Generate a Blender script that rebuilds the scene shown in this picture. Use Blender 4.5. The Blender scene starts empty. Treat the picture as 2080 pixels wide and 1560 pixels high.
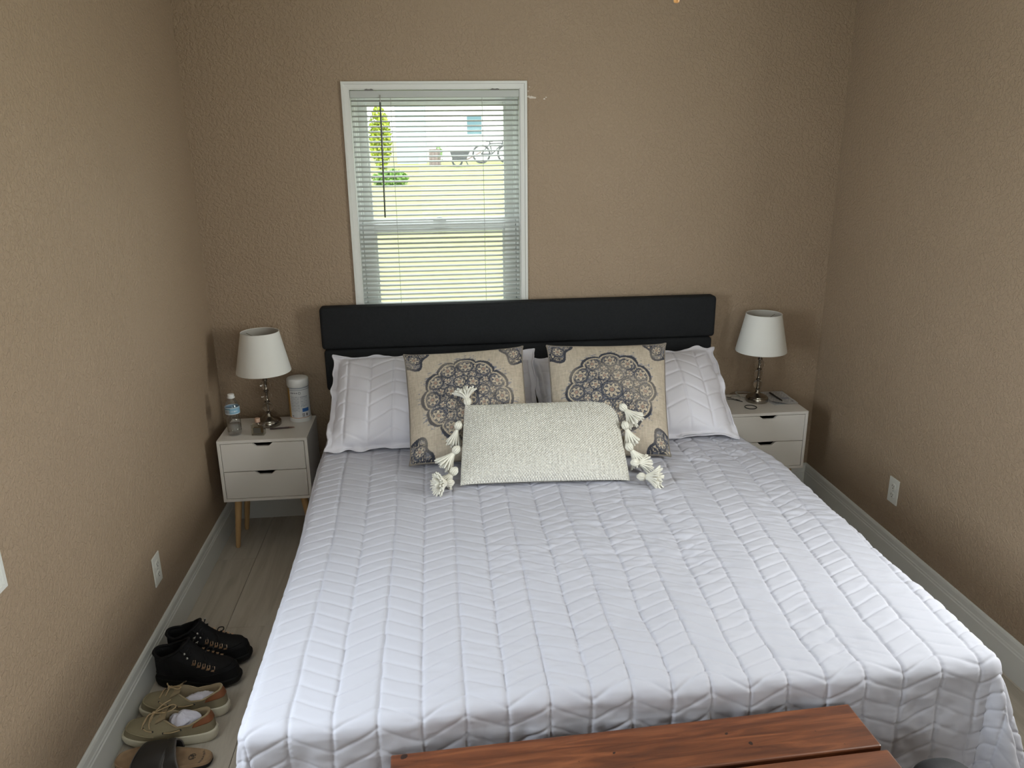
import bpy, bmesh, math, random
import numpy as np
from mathutils import Vector, Matrix
random.seed(7)
PI = math.pi
S = bpy.context.scene
COL = S.collection

# ------------------------------------------------------------------ camera, sky, big lights, exposure
F_PX, YAW, PITCH, ROLL = 1571.6186, 0.096971, 0.30025, -0.011659
CAM = Vector((1.03810, -3.61330, 1.76416))
_cy, _sy = math.cos(YAW), math.sin(YAW)
_f = Vector((_sy*math.cos(PITCH), _cy*math.cos(PITCH), -math.sin(PITCH)))
_r0 = Vector((_cy, -_sy, 0)); _u0 = _r0.cross(_f)
_r = math.cos(ROLL)*_r0 + math.sin(ROLL)*_u0
_u = -math.sin(ROLL)*_r0 + math.cos(ROLL)*_u0
cam_d = bpy.data.cameras.new('camera'); cam = bpy.data.objects.new('camera', cam_d); COL.objects.link(cam)
M3 = Matrix((_r, _u, -_f)).transposed()
cam.matrix_world = Matrix.Translation(CAM) @ M3.to_4x4()
cam_d.sensor_width = 36.0; cam_d.lens = 36.0*F_PX/2080; cam_d.clip_start = 0.02; cam_d.clip_end = 400
S.camera = cam

w = bpy.data.worlds.new('overcast_sky'); S.world = w; w.use_nodes = True
wb = w.node_tree.nodes['Background']; wb.inputs[0].default_value = (0.92, 0.96, 1.0, 1); wb.inputs[1].default_value = 5.2

def area(name, loc, rot, sx, sy, power, color):
    d = bpy.data.lights.new(name, 'AREA'); d.shape = 'RECTANGLE'; d.size = sx; d.size_y = sy
    d.energy = power; d.color = color
    o = bpy.data.objects.new(name, d); COL.objects.link(o); o.location = loc; o.rotation_euler = rot
    return o
# daylight arriving through the window in the left wall and the one in the right wall; the warm rear light is an added fill
area('daylight_left', (-0.16, -2.312, 1.42), (0, -PI/2, 0), 1.15, 0.72, 54, (0.88, 0.92, 1.0))
area('daylight_right', (3.11, -2.0, 1.42), (0, PI/2, 0), 1.15, 0.72, 54, (1.0, 0.97, 0.95))
area('rear_fill', (1.5, -4.76, 1.42), (PI/2, 0, 0), 1.30, 1.15, 9, (1.0, 0.90, 0.80))
S.view_settings.view_transform = 'Standard'; S.view_settings.look = 'None'
S.view_settings.gamma = 1.0; S.view_settings.use_curve_mapping = False
S.view_settings.exposure = -0.13
S.cycles.use_denoising = True

# ------------------------------------------------------------------ materials
def newmat(name):
    m = bpy.data.materials.new(name); m.use_nodes = True
    nt = m.node_tree; b = nt.nodes['Principled BSDF']
    return m, nt, b
def N(nt, t, **kw):
    n = nt.nodes.new(t)
    for k, v in kw.items():
        if k.startswith('i_'): n.inputs[k[2:].replace('_', ' ')].default_value = v
        else: setattr(n, k, v)
    return n
def mat(name, col, rough=0.5, metal=0.0, var=0.0, vscale=8, bump=0.0, bscale=200, coat=0.0, trans=0.0, spec=None, sheen=0.0, stretch=None):
    m, nt, b = newmat(name)
    b.inputs['Base Color'].default_value = (*col, 1); b.inputs['Roughness'].default_value = rough
    b.inputs['Metallic'].default_value = metal
    if coat: b.inputs['Coat Weight'].default_value = coat
    if trans: b.inputs['Transmission Weight'].default_value = trans
    if spec is not None: b.inputs['Specular IOR Level'].default_value = spec
    if sheen: b.inputs['Sheen Weight'].default_value = sheen
    tc = N(nt, 'ShaderNodeTexCoord')
    src = tc.outputs['Object']
    if stretch:
        mp = N(nt, 'ShaderNodeMapping'); mp.inputs['Scale'].default_value = stretch
        nt.links.new(src, mp.inputs[0]); src = mp.outputs[0]
    if var:
        n = N(nt, 'ShaderNodeTexNoise'); n.inputs['Scale'].default_value = vscale; n.inputs['Detail'].default_value = 5
        nt.links.new(src, n.inputs['Vector'])
        mx = N(nt, 'ShaderNodeMix', data_type='RGBA')
        mx.inputs['A'].default_value = (*[c*(1-var) for c in col], 1); mx.inputs['B'].default_value = (*[min(1, c*(1+var)) for c in col], 1)
        nt.links.new(n.outputs['Fac'], mx.inputs['Factor']); nt.links.new(mx.outputs['Result'], b.inputs['Base Color'])
    if bump:
        n = N(nt, 'ShaderNodeTexNoise'); n.inputs['Scale'].default_value = bscale; n.inputs['Detail'].default_value = 3
        nt.links.new(src, n.inputs['Vector'])
        bp = N(nt, 'ShaderNodeBump'); bp.inputs['Strength'].default_value = bump; bp.inputs['Distance'].default_value = 0.002
        nt.links.new(n.outputs['Fac'], bp.inputs['Height']); nt.links.new(bp.outputs[0], b.inputs['Normal'])
    return m
def wall_mat():
    m, nt, b = newmat('tan_knockdown_paint')
    b.inputs['Roughness'].default_value = 0.55; b.inputs['Specular IOR Level'].default_value = 0.3
    tc = N(nt, 'ShaderNodeTexCoord')
    n1 = N(nt, 'ShaderNodeTexNoise'); n1.inputs['Scale'].default_value = 78; n1.inputs['Detail'].default_value = 3; n1.inputs['Distortion'].default_value = 0.6
    n2 = N(nt, 'ShaderNodeTexNoise'); n2.inputs['Scale'].default_value = 150; n2.inputs['Detail'].default_value = 2
    n3 = N(nt, 'ShaderNodeTexNoise'); n3.inputs['Scale'].default_value = 3.0; n3.inputs['Detail'].default_value = 3
    for n in (n1, n2, n3): nt.links.new(tc.outputs['Object'], n.inputs['Vector'])
    r = N(nt, 'ShaderNodeValToRGB'); r.color_ramp.elements[0].position = 0.42; r.color_ramp.elements[1].position = 0.56
    nt.links.new(n1.outputs['Fac'], r.inputs[0])
    ad = N(nt, 'ShaderNodeMath', operation='MULTIPLY_ADD'); ad.inputs[1].default_value = 0.45
    nt.links.new(n2.outputs['Fac'], ad.inputs[0]); nt.links.new(r.outputs[0], ad.inputs[2])
    bp = N(nt, 'ShaderNodeBump'); bp.inputs['Strength'].default_value = 0.6; bp.inputs['Distance'].default_value = 0.0028
    nt.links.new(ad.outputs[0], bp.inputs['Height']); nt.links.new(bp.outputs[0], b.inputs['Normal'])
    mx = N(nt, 'ShaderNodeMix', data_type='RGBA')
    mx.inputs['A'].default_value = (0.318, 0.235, 0.164, 1); mx.inputs['B'].default_value = (0.352, 0.262, 0.185, 1)
    nt.links.new(n3.outputs['Fac'], mx.inputs['Factor'])
    nt.links.new(mx.outputs['Result'], b.inputs['Base Color'])
    return m
def wood_mat(name, c0, c1, c2, axis=0, scale=1.0, rough=0.4, coat=0.0, chips=False):
    m, nt, b = newmat(name)
    b.inputs['Roughness'].default_value = rough
    if coat: b.inputs['Coat Weight'].default_value = coat; b.inputs['Coat Roughness'].default_value = 0.25
    tc = N(nt, 'ShaderNodeTexCoord'); oi = N(nt, 'ShaderNodeObjectInfo')
    off = N(nt, 'ShaderNodeVectorMath', operation='SCALE'); 
    cmb = N(nt, 'ShaderNodeCombineXYZ')
    for k in range(3): nt.links.new(oi.outputs['Random'], cmb.inputs[k])
    nt.links.new(cmb.outputs[0], off.inputs[0]); off.inputs['Scale'].default_value = 37.0
    add = N(nt, 'ShaderNodeVectorMath', operation='ADD')
    nt.links.new(tc.outputs['Object'], add.inputs[0]); nt.links.new(off.outputs[0], add.inputs[1])
    mp = N(nt, 'ShaderNodeMapping'); sc = [9*scale]*3; sc[axis] = 0.8*scale; mp.inputs['Scale'].default_value = sc
    nt.links.new(add.outputs[0], mp.inputs[0])
    n1 = N(nt, 'ShaderNodeTexNoise'); n1.inputs['Scale'].default_value = 2.2; n1.inputs['Detail'].default_value = 8; n1.inputs['Roughness'].default_value = 0.62; n1.inputs['Distortion'].default_value = 0.8
    nt.links.new(mp.outputs[0], n1.inputs['Vector'])
    r = N(nt, 'ShaderNodeValToRGB'); r.color_ramp.elements[0].position = 0.3; r.color_ramp.elements[1].position = 0.72
    r.color_ramp.elements[0].color = (*c0, 1); r.color_ramp.elements[1].color = (*c2, 1)
    e = r.color_ramp.elements.new(0.52); e.color = (*c1, 1)
    nt.links.new(n1.outputs['Fac'], r.inputs[0])
    last = r.outputs[0]
    if chips:
        v = N(nt, 'ShaderNodeTexNoise'); v.inputs['Scale'].default_value = 26; v.inputs['Detail'].default_value = 1
        nt.links.new(add.outputs[0], v.inputs['Vector'])
        rr = N(nt, 'ShaderNodeValToRGB'); rr.color_ramp.elements[0].position = 0.715; rr.color_ramp.elements[1].position = 0.73
        nt.links.new(v.outputs['Fac'], rr.inputs[0])
        mx = N(nt, 'ShaderNodeMix', data_type='RGBA'); mx.inputs['B'].default_value = (0.02, 0.008, 0.005, 1)
        nt.links.new(rr.outputs[0], mx.inputs['Factor']); nt.links.new(last, mx.inputs['A']); last = mx.outputs['Result']
    nt.links.new(last, b.inputs['Base Color'])
    bp = N(nt, 'ShaderNodeBump'); bp.inputs['Strength'].default_value = 0.15; bp.inputs['Distance'].default_value = 0.001
    nt.links.new(n1.outputs['Fac'], bp.inputs['Height']); nt.links.new(bp.outputs[0], b.inputs['Normal'])
    return m
def weave_mat(name, col, n_u, n_v, strength=0.6, dist=0.003, attr=False, rough=0.9):
    """woven cloth: thread relief from the cloth's own UVs"""
    m, nt, b = newmat(name)
    b.inputs['Roughness'].default_value = rough; b.inputs['Specular IOR Level'].default_value = 0.15
    b.inputs['Base Color'].default_value = (*col, 1)
    uv = N(nt, 'ShaderNodeUVMap'); sp = N(nt, 'ShaderNodeSeparateXYZ'); nt.links.new(uv.outputs[0], sp.inputs[0])
    nz = N(nt, 'ShaderNodeTexNoise'); nz.inputs['Scale'].default_value = 40; nz.inputs['Detail'].default_value = 3
    nt.links.new(uv.outputs[0], nz.inputs['Vector'])
    def wave(o, n):
        a = N(nt, 'ShaderNodeMath', operation='MULTIPLY_ADD'); a.inputs[1].default_value = 2*PI*n
        k = N(nt, 'ShaderNodeMath', operation='MULTIPLY'); k.inputs[1].default_value = 2.5
        nt.links.new(nz.outputs['Fac'], k.inputs[0]); nt.links.new(o, a.inputs[0]); nt.links.new(k.outputs[0], a.inputs[2])
        s = N(nt, 'ShaderNodeMath', operation='SINE'); nt.links.new(a.outputs[0], s.inputs[0]); return s.outputs[0]
    mu = N(nt, 'ShaderNodeMath', operation='MULTIPLY'); nt.links.new(wave(sp.outputs[0], n_u), mu.inputs[0]); nt.links.new(wave(sp.outputs[1], n_v), mu.inputs[1])
    ad = N(nt, 'ShaderNodeMath', operation='MULTIPLY_ADD'); ad.inputs[1].default_value = 1.6
    nt.links.new(nz.outputs['Fac'], ad.inputs[0]); nt.links.new(mu.outputs[0], ad.inputs[2])
    bp = N(nt, 'ShaderNodeBump'); bp.inputs['Strength'].default_value = strength; bp.inputs['Distance'].default_value = dist
    nt.links.new(ad.outputs[0], bp.inputs['Height']); nt.links.new(bp.outputs[0], b.inputs['Normal'])
    if attr:
        at = N(nt, 'ShaderNodeVertexColor'); at.layer_name = 'print'
        nt.links.new(at.outputs[0], b.inputs['Base Color'])
    return m
def print_mat(name, rough=0.5, trans=False):
    m, nt, b = newmat(name); b.inputs['Roughness'].default_value = rough
    at = N(nt, 'ShaderNodeVertexColor'); at.layer_name = 'print'; nt.links.new(at.outputs[0], b.inputs['Base Color'])
    return m
def pane_mat():
    m = bpy.data.materials.new('window_glass'); m.use_nodes = True; nt = m.node_tree
    nt.nodes.clear()
    o = N(nt, 'ShaderNodeOutputMaterial'); mx = N(nt, 'ShaderNodeMixShader'); t = N(nt, 'ShaderNodeBsdfTransparent'); g = N(nt, 'ShaderNodeBsdfGlossy')
    t.inputs[0].default_value = (0.95, 0.98, 0.96, 1); g.inputs['Roughness'].default_value = 0.02
    lw = N(nt, 'ShaderNodeLayerWeight'); lw.inputs[0].default_value = 0.15
    fr = N(nt, 'ShaderNodeMath', operation='MULTIPLY_ADD'); fr.inputs[1].default_value = 0.25; fr.inputs[2].default_value = 0.02
    nt.links.new(lw.outputs['Facing'], fr.inputs[0]); nt.links.new(fr.outputs[0], mx.inputs[0]); nt.links.new(t.outputs[0], mx.inputs[1]); nt.links.new(g.outputs[0], mx.inputs[2]); nt.links.new(mx.outputs[0], o.inputs[0])
    return m
def clear_mat(name, tint, rough=0.02, fr_ior=1.45, dens=0.0):
    """thin clear plastic or glass walls: mirror edges over see-through"""
    m = bpy.data.materials.new(name); m.use_nodes = True; nt = m.node_tree; nt.nodes.clear()
    o = N(nt, 'ShaderNodeOutputMaterial'); mx = N(nt, 'ShaderNodeMixShader'); t = N(nt, 'ShaderNodeBsdfTransparent'); g = N(nt, 'ShaderNodeBsdfGlossy')
    t.inputs[0].default_value = (*tint, 1); g.inputs['Roughness'].default_value = rough
    lw = N(nt, 'ShaderNodeLayerWeight'); lw.inputs[0].default_value = 0.35
    ml = N(nt, 'ShaderNodeMath', operation='MULTIPLY_ADD'); ml.inputs[1].default_value = 0.75; ml.inputs[2].default_value = 0.05
    nt.links.new(lw.outputs['Facing'], ml.inputs[0]); nt.links.new(ml.outputs[0], mx.inputs[0])
    nt.links.new(t.outputs[0], mx.inputs[1]); nt.links.new(g.outputs[0], mx.inputs[2]); nt.links.new(mx.outputs[0], o.inputs[0])
    return m
MAT = dict(
    wall=wall_mat(),
    ceil=mat('ceiling_white', (0.78, 0.76, 0.72), 0.8, bump=0.3, bscale=120),
    trim=mat('white_trim_paint', (0.66, 0.66, 0.64), 0.35),
    vinyl=mat('white_vinyl', (0.80, 0.83, 0.82), 0.35),
    slat=mat('white_slat', (0.46, 0.475, 0.46), 0.4),
    pane=pane_mat(),
    plank=wood_mat('grey_brown_laminate', (0.39, 0.345, 0.29), (0.50, 0.45, 0.39), (0.56, 0.51, 0.45), axis=1, scale=1.0, rough=0.45),
    sub=mat('underlay_dark', (0.05, 0.04, 0.035), 0.9),
    plate=mat('ivory_plastic', (0.62, 0.61, 0.57), 0.35),
    slot=mat('slot_dark', (0.03, 0.03, 0.03), 0.6),
    screw=mat('screw_metal', (0.6, 0.6, 0.58), 0.35, metal=1),
    head=mat('black_linen_upholstery', (0.017, 0.018, 0.020), 0.95, var=0.25, vscale=120, bump=0.5, bscale=500, spec=0.2),
    black=mat('black_leg', (0.012, 0.012, 0.013), 0.5),
    mattress=mat('mattress_ticking', (0.7, 0.7, 0.7), 0.9),
    quilt=mat('white_quilt_cotton', (0.45, 0.447, 0.515), 0.85, bump=0.12, bscale=900, spec=0.15, sheen=0.1),
    sham=mat('white_sham_cotton', (0.60, 0.585, 0.645), 0.85, bump=0.12, bscale=900, spec=0.15, sheen=0.1),
    print=weave_mat('printed_cushion_cloth', (0.6, 0.5, 0.4), 105, 105, 0.5, 0.0012, attr=True),
    knit=weave_mat('cream_chunky_weave', (0.76, 0.735, 0.68), 62, 34, 1.0, 0.0028),
    yarn=mat('cream_yarn', (0.76, 0.735, 0.665), 0.9, bump=0.4, bscale=600, spec=0.1),
    pipe=mat('grey_taupe_piping', (0.20, 0.175, 0.15), 0.9, spec=0.1),
    nswhite=mat('white_laminate', (0.67, 0.635, 0.605), 0.4),
    beech=wood_mat('beech_leg', (0.50, 0.30, 0.13), (0.56, 0.35, 0.16), (0.60, 0.39, 0.19), axis=2, scale=2, rough=0.4),
    redwood=mat('dark_red_leg', (0.12, 0.035, 0.02), 0.4),
    shade=mat('white_lamp_shade', (0.72, 0.71, 0.68), 0.8, bump=0.1, bscale=600, spec=0.1),
    shade_in=mat('shade_lining', (0.52, 0.49, 0.45), 0.8),
    nickel=mat('brushed_nickel', (0.34, 0.31, 0.27), 0.22, metal=1),
    bulb=mat('frosted_bulb', (0.75, 0.73, 0.70), 0.3),
    crystal=mat('crystal_ball', (0.93, 0.92, 0.90), 0.02, trans=1.0),
    pet=clear_mat('clear_bottle_plastic', (0.95, 0.96, 0.97), 0.05),
    water=clear_mat('bottle_water', (0.93, 0.95, 0.96), 0.02),
    glass=clear_mat('perfume_glass', (0.86, 0.86, 0.80), 0.02),
    juice=clear_mat('pale_amber_perfume', (0.62, 0.50, 0.28), 0.02),
    cap=mat('white_cap_plastic', (0.70, 0.70, 0.70), 0.35),
    cork=mat('pinkish_cap_wood', (0.52, 0.34, 0.25), 0.5),
    printed=print_mat('printed_label', 0.4),
    paper=print_mat('printed_paper', 0.8),
    cord=mat('grey_clear_cord', (0.42, 0.40, 0.37), 0.4),
    blackplastic=mat('black_plastic', (0.012, 0.011, 0.012), 0.35),
    brownstick=mat('dark_brown_stick', (0.045, 0.02, 0.018), 0.4),
    hair=mat('black_elastic', (0.015, 0.014, 0.014), 0.8),
    boot=mat('black_nubuck', (0.0075, 0.0075, 0.0085), 0.75, var=0.2, vscale=60, bump=0.2, bscale=400, spec=0.25),
    bootsole=mat('black_rubber', (0.006, 0.006, 0.006), 0.7, spec=0.3),
    lace=mat('black_lace', (0.009, 0.009, 0.010), 0.85),
    brass=mat('worn_brass', (0.80, 0.62, 0.46), 0.3, metal=1),
    olive=mat('olive_canvas', (0.275, 0.235, 0.155), 0.9, var=0.12, vscale=30, bump=0.3, bscale=700, spec=0.1),
    olivein=mat('tan_lining', (0.34, 0.27, 0.175), 0.9, spec=0.1),
    tan=mat('tan_leather_patch', (0.26, 0.095, 0.04), 0.5, var=0.15, vscale=50),
    cream=mat('cream_rubber', (0.62, 0.57, 0.45), 0.5, var=0.06, vscale=20),
    rawhide=mat('tan_cord_lace', (0.42, 0.31, 0.18), 0.7),
    sock=mat('white_sock', (0.66, 0.65, 0.76), 0.9, bump=0.4, bscale=500, spec=0.1),
    footbed=print_mat('tan_suede_footbed', 0.85),
    strap=mat('black_oiled_leather', (0.022, 0.019, 0.018), 0.5, var=0.3, vscale=40, bump=0.15, bscale=300),
    edge=mat('strap_edge_grey', (0.12, 0.105, 0.10), 0.6),
    bench=wood_mat('red_brown_stained_pine', (0.055, 0.016, 0.007), (0.118, 0.035, 0.013), (0.20, 0.066, 0.025), axis=0, scale=2.4, rough=0.42, coat=0.12, chips=True),
    bag=mat('black_nylon', (0.010, 0.010, 0.013), 0.7, bump=0.3, bscale=300),
    lawn=mat('sunlit_lawn', (0.33, 0.345, 0.12), 0.9, var=0.28, vscale=3.0),
    siding=mat('white_siding', (0.86, 0.86, 0.84), 0.6),
    bluesiding=mat('pale_blue_siding', (0.42, 0.56, 0.62), 0.6),
    farglass=mat('far_window_glass', (0.10, 0.19, 0.23), 0.15),
    leaf=mat('yellow_green_leaves', (0.36, 0.42, 0.06), 0.8, var=0.35, vscale=2),
    leaf2=mat('green_leaves', (0.16, 0.28, 0.06), 0.8, var=0.35, vscale=2),
    bark=mat('bark', (0.16, 0.12, 0.08), 0.9),
    oldwood=mat('weathered_planter_wood', (0.20, 0.14, 0.13), 0.9, var=0.2, vscale=5),
    tyre=mat('dark_tyre', (0.03, 0.03, 0.035), 0.8),
    roof=mat('grey_shingles', (0.22, 0.22, 0.22), 0.9),
    fan=mat('fan_brown_wood', (0.13, 0.07, 0.03), 0.4),
    knob_dark=mat('grey_clip', (0.16, 0.15, 0.14), 0.5),
    knob=mat('honey_wood_knob', (0.50, 0.24, 0.075), 0.35),
    chip=mat('bare_plaster', (0.62, 0.56, 0.50), 0.9),
)

# ------------------------------------------------------------------ mesh helpers
MAT['crystal'].node_tree.nodes['Principled BSDF'].inputs['IOR'].default_value = 1.28
class MB:
    def __init__(s): s.v = []; s.f = []
    def add(s, vs, fs):
        o = len(s.v); s.v += [tuple(float(c) for c in v) for v in vs]; s.f += [tuple(i+o for i in f) for f in fs]; return s
    def box(s, x0, x1, y0, y1, z0, z1):
        return s.add([(x0,y0,z0),(x1,y0,z0),(x1,y1,z0),(x0,y1,z0),(x0,y0,z1),(x1,y0,z1),(x1,y1,z1),(x0,y1,z1)],
                     [(0,3,2,1),(4,5,6,7),(0,1,5,4),(1,2,6,5),(2,3,7,6),(3,0,4,7)])
    def lathe(s, prof, n=32, c=(0,0,0), close=True):
        vs, fs = [], []
        for r, z in prof:
            for k in range(n):
                a = 2*PI*k/n; vs.append((c[0]+r*math.cos(a), c[1]+r*math.sin(a), c[2]+z))
        for i in range(len(prof)-1):
            for k in range(n):
                a, b = i*n+k, i*n+(k+1)%n; fs.append((a, b, b+n, a+n))
        if close:
            fs.append(tuple(reversed(range(n)))); fs.append(tuple((len(prof)-1)*n+k for k in range(n)))
        return s.add(vs, fs)
    def tube(s, pts, r, n=8, closed=False, cap=True):
        P = [Vector(p) for p in pts]; m = len(P); vs, fs = [], []
        rr = r if isinstance(r, (list, tuple)) else [r]*m
        up = None
        for i in range(m):
            if closed: t = P[(i+1) % m]-P[i-1]
            else: t = P[min(i+1, m-1)]-P[max(i-1, 0)]
            if t.length < 1e-9: t = Vector((0,0,1))
            t.normalize()
            if up is None: up = Vector((0,0,1)) if abs(t.z) < .9 else Vector((1,0,0))
            b = t.cross(up)
            if b.length < 1e-6: b = t.cross(Vector((1,.3,.2)))
            b.normalize(); up = b.cross(t).normalized()
            for k in range(n):
                a = 2*PI*k/n; vs.append(P[i]+rr[i]*(math.cos(a)*b+math.sin(a)*up))
        for i in range(m if closed else m-1):
            for k in range(n):
                j = (i+1) % m; fs.append((i*n+k, i*n+(k+1)%n, j*n+(k+1)%n, j*n+k))
        if cap and not closed: fs += [tuple(reversed(range(n))), tuple((m-1)*n+k for k in range(n))]
        return s.add(vs, fs)
    def prism(s, poly, axis, a0, a1):
        """2-D polygon extruded along an axis: axis 0 -> poly is (y,z); 1 -> (x,z); 2 -> (x,y)"""
        def p(q, a): return [(a, q[0], q[1]), (q[0], a, q[1]), (q[0], q[1], a)][axis]
        n = len(poly); vs = [p(q, a0) for q in poly]+[p(q, a1) for q in poly]
        fs = [(i, (i+1) % n, n+(i+1) % n, n+i) for i in range(n)]
        return s.add(vs, fs+[tuple(reversed(range(n))), tuple(range(n, 2*n))])
    def ball(s, c, r, n=16, m=10, sq=(1,1,1)):
        prof = [(max(1e-4, math.sin(PI*i/m))*r, -math.cos(PI*i/m)*r) for i in range(m+1)]
        k = len(s.v); s.lathe(prof, n)
        for i in range(k, len(s.v)):
            v = s.v[i]; s.v[i] = (c[0]+v[0]*sq[0], c[1]+v[1]*sq[1], c[2]+v[2]*sq[2])
        return s
    def build(s, name, m, parent=None, smooth=False, bev=0, seg=2, loc=None, sharp=None):
        me = bpy.data.meshes.new(name); me.from_pydata(s.v, [], s.f)
        bm = bmesh.new(); bm.from_mesh(me); bmesh.ops.recalc_face_normals(bm, faces=bm.faces); bm.to_mesh(me); bm.free()
        me.materials.append(MAT[m] if isinstance(m, str) else m)
        return fin(name, me, parent, smooth, bev, seg, loc, sharp)
def fin(name, me, parent=None, smooth=False, bev=0, seg=2, loc=None, sharp=None):
    o = bpy.data.objects.new(name, me); COL.objects.link(o)
    if parent is not None: o.parent = parent
    if loc is not None: o.location = loc
    if smooth:
        me.polygons.foreach_set('use_smooth', [True]*len(me.polygons))
        if sharp: me.set_sharp_from_angle(angle=math.radians(sharp))
    if bev:
        b = o.modifiers.new('bevel', 'BEVEL'); b.width = bev; b.segments = seg; b.limit_method = 'ANGLE'; b.angle_limit = math.radians(40)
    return o
def gridmesh(name, P, m, parent=None, uv=None, col=None, flip=False, wrapu=False, smooth=True):
    """P: (nu, nv, 3) array -> quad mesh; optional uv (nu,nv,2) and colour (nu,nv,3)"""
    nu, nv = P.shape[:2]
    me = bpy.data.meshes.new(name)
    idx = np.arange(nu*nv).reshape(nu, nv)
    if wrapu: idx = np.vstack([idx, idx[:1]])
    q = np.stack([idx[:-1, :-1], idx[1:, :-1], idx[1:, 1:], idx[:-1, 1:]], -1).reshape(-1, 4)
    if flip: q = q[:, ::-1]
    nf = len(q)
    me.vertices.add(nu*nv); me.vertices.foreach_set('co', P.reshape(-1).astype(np.float32))
    me.loops.add(nf*4); me.loops.foreach_set('vertex_index', q.reshape(-1).astype(np.int32))
    me.polygons.add(nf); me.polygons.foreach_set('loop_start', np.arange(0, nf*4, 4, dtype=np.int32))
    me.update(calc_edges=True); me.validate()
    if uv is not None:
        l = me.uv_layers.new(name='UVMap'); l.data.foreach_set('uv', uv.reshape(-1, 2)[q.reshape(-1)].reshape(-1).astype(np.float32))
    if col is not None:
        a = me.color_attributes.new('print', 'FLOAT_COLOR', 'POINT')
        c4 = np.concatenate([col.reshape(-1, 3), np.ones((nu*nv, 1))], 1); a.data.foreach_set('color', c4.reshape(-1).astype(np.float32))
    me.materials.append(MAT[m] if isinstance(m, str) else m)
    return fin(name, me, parent, smooth)
def thing(name, label, cat, loc=(0,0,0), rz=0, group=None):
    o = bpy.data.objects.new(name, None); COL.objects.link(o); o.empty_display_size = 0.05
    o.location = loc; o.rotation_euler = (0, 0, rz); o['label'] = label; o['category'] = cat
    if group: o['group'] = group
    return o
def tag(o, label, cat, group=None, kind=None):
    o['label'] = label; o['category'] = cat
    if group: o['group'] = group
    if kind: o['kind'] = kind
    return o
def struct_empty(name, loc=(0,0,0)):
    o = bpy.data.objects.new(name, None); COL.objects.link(o); o.location = loc; o['kind'] = 'structure'; return o
def st(o, label=None, cat=None):
    o['kind'] = 'structure'
    if label: o['label'] = label
    if cat: o['category'] = cat
    return o
def dup(root, loc, rz=0, label=None):
    r = root.copy(); COL.objects.link(r); r.location = loc; r.rotation_euler = (0, 0, rz)
    if label: r['label'] = label
    for ch in list(root.children):
        c = ch.copy(); COL.objects.link(c); c.parent = r
        for g in list(ch.children):
            d = g.copy(); COL.objects.link(d); d.parent = c
    return r
def vnoise(x, y, seed):
    """smooth value noise on arrays"""
    rs = np.random.RandomState(seed); T = rs.rand(256, 256)
    xi = np.floor(x).astype(int); yi = np.floor(y).astype(int); fx = x-xi; fy = y-yi
    fx = fx*fx*fx*(fx*(fx*6-15)+10); fy = fy*fy*fy*(fy*(fy*6-15)+10)
    g = lambda a, b: T[a % 256, b % 256]
    return ((g(xi, yi)*(1-fx)+g(xi+1, yi)*fx)*(1-fy)+(g(xi, yi+1)*(1-fx)+g(xi+1, yi+1)*fx)*fy)*2-1
def sstep(a, b, x): t = np.clip((x-a)/(b-a), 0, 1); return t*t*(3-2*t)

# ------------------------------------------------------------------ room shell
W, YB, H = 2.95, -4.6, 2.55
def wall_with_hole(name, axis, pos, thick, span, hole, label):
    """a wall slab of four boxes welded in one mesh around one window opening"""
    a0, a1 = span; h0, h1, z0, z1 = hole
    mb = MB(); p0, p1 = sorted((pos, pos+thick))
    for (u0, u1, w0, w1) in ((a0, h0, 0, H), (h1, a1, 0, H), (h0, h1, 0, z0), (h0, h1, z1, H)):
        if axis == 'y': mb.box(u0, u1, p0, p1, w0, w1)
        else: mb.box(p0, p1, u0, u1, w0, w1)
    return st(mb.build(name, 'wall'), label, 'wall')
WIN_Z0, WIN_Z1 = 0.820, 2.000
wall_with_hole('wall_back', 'y', 0.0, 0.13, (-0.13, W+0.13), (0.695, 1.440, WIN_Z0, WIN_Z1), 'tan textured wall behind the black headboard')
wall_with_hole('wall_left', 'x', 0.0, -0.13, (YB, 0.0), (-2.6845, -1.9395, WIN_Z0, WIN_Z1), 'tan textured wall beside the row of shoes')
wall_with_hole('wall_right', 'x', W, 0.13, (YB, 0.0), (-2.37, -1.63, WIN_Z0, WIN_Z1), 'tan wall beside the right nightstand')
wall_with_hole('wall_front', 'y', YB, -0.13, (-0.13, W+0.13), (0.84, 2.16, WIN_Z0, WIN_Z1), 'tan wall behind the viewer')  # opening added to let the rear fill in
st(MB().box(-0.13, W+0.13, YB-0.13, 0.13, H, H+0.1).build('ceiling', 'ceil'), 'white ceiling out of view above', 'ceiling')

# chipped plaster beside the window top corner
rng = random.Random(3)
wb_ = bpy.data.objects['wall_back']
for (cx, cz, s) in ((1.492, 1.962, .013), (1.478, 1.966, .008), (1.505, 1.961, .007), (1.476, 1.988, .004), (1.482, 2.005, .004), (1.548, 1.955, .006), (1.556, 1.962, .005)):
    mb = MB(); n = 9
    pts = [(cx+s*rng.uniform(.5, 1.1)*math.cos(2*PI*k/n), cz+.6*s*rng.uniform(.5, 1.1)*math.sin(2*PI*k/n)) for k in range(n)]
    mb.prism(pts, 1, -0.0012, 0.0); o = mb.build('plaster_chip', 'chip', wb_)

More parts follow.
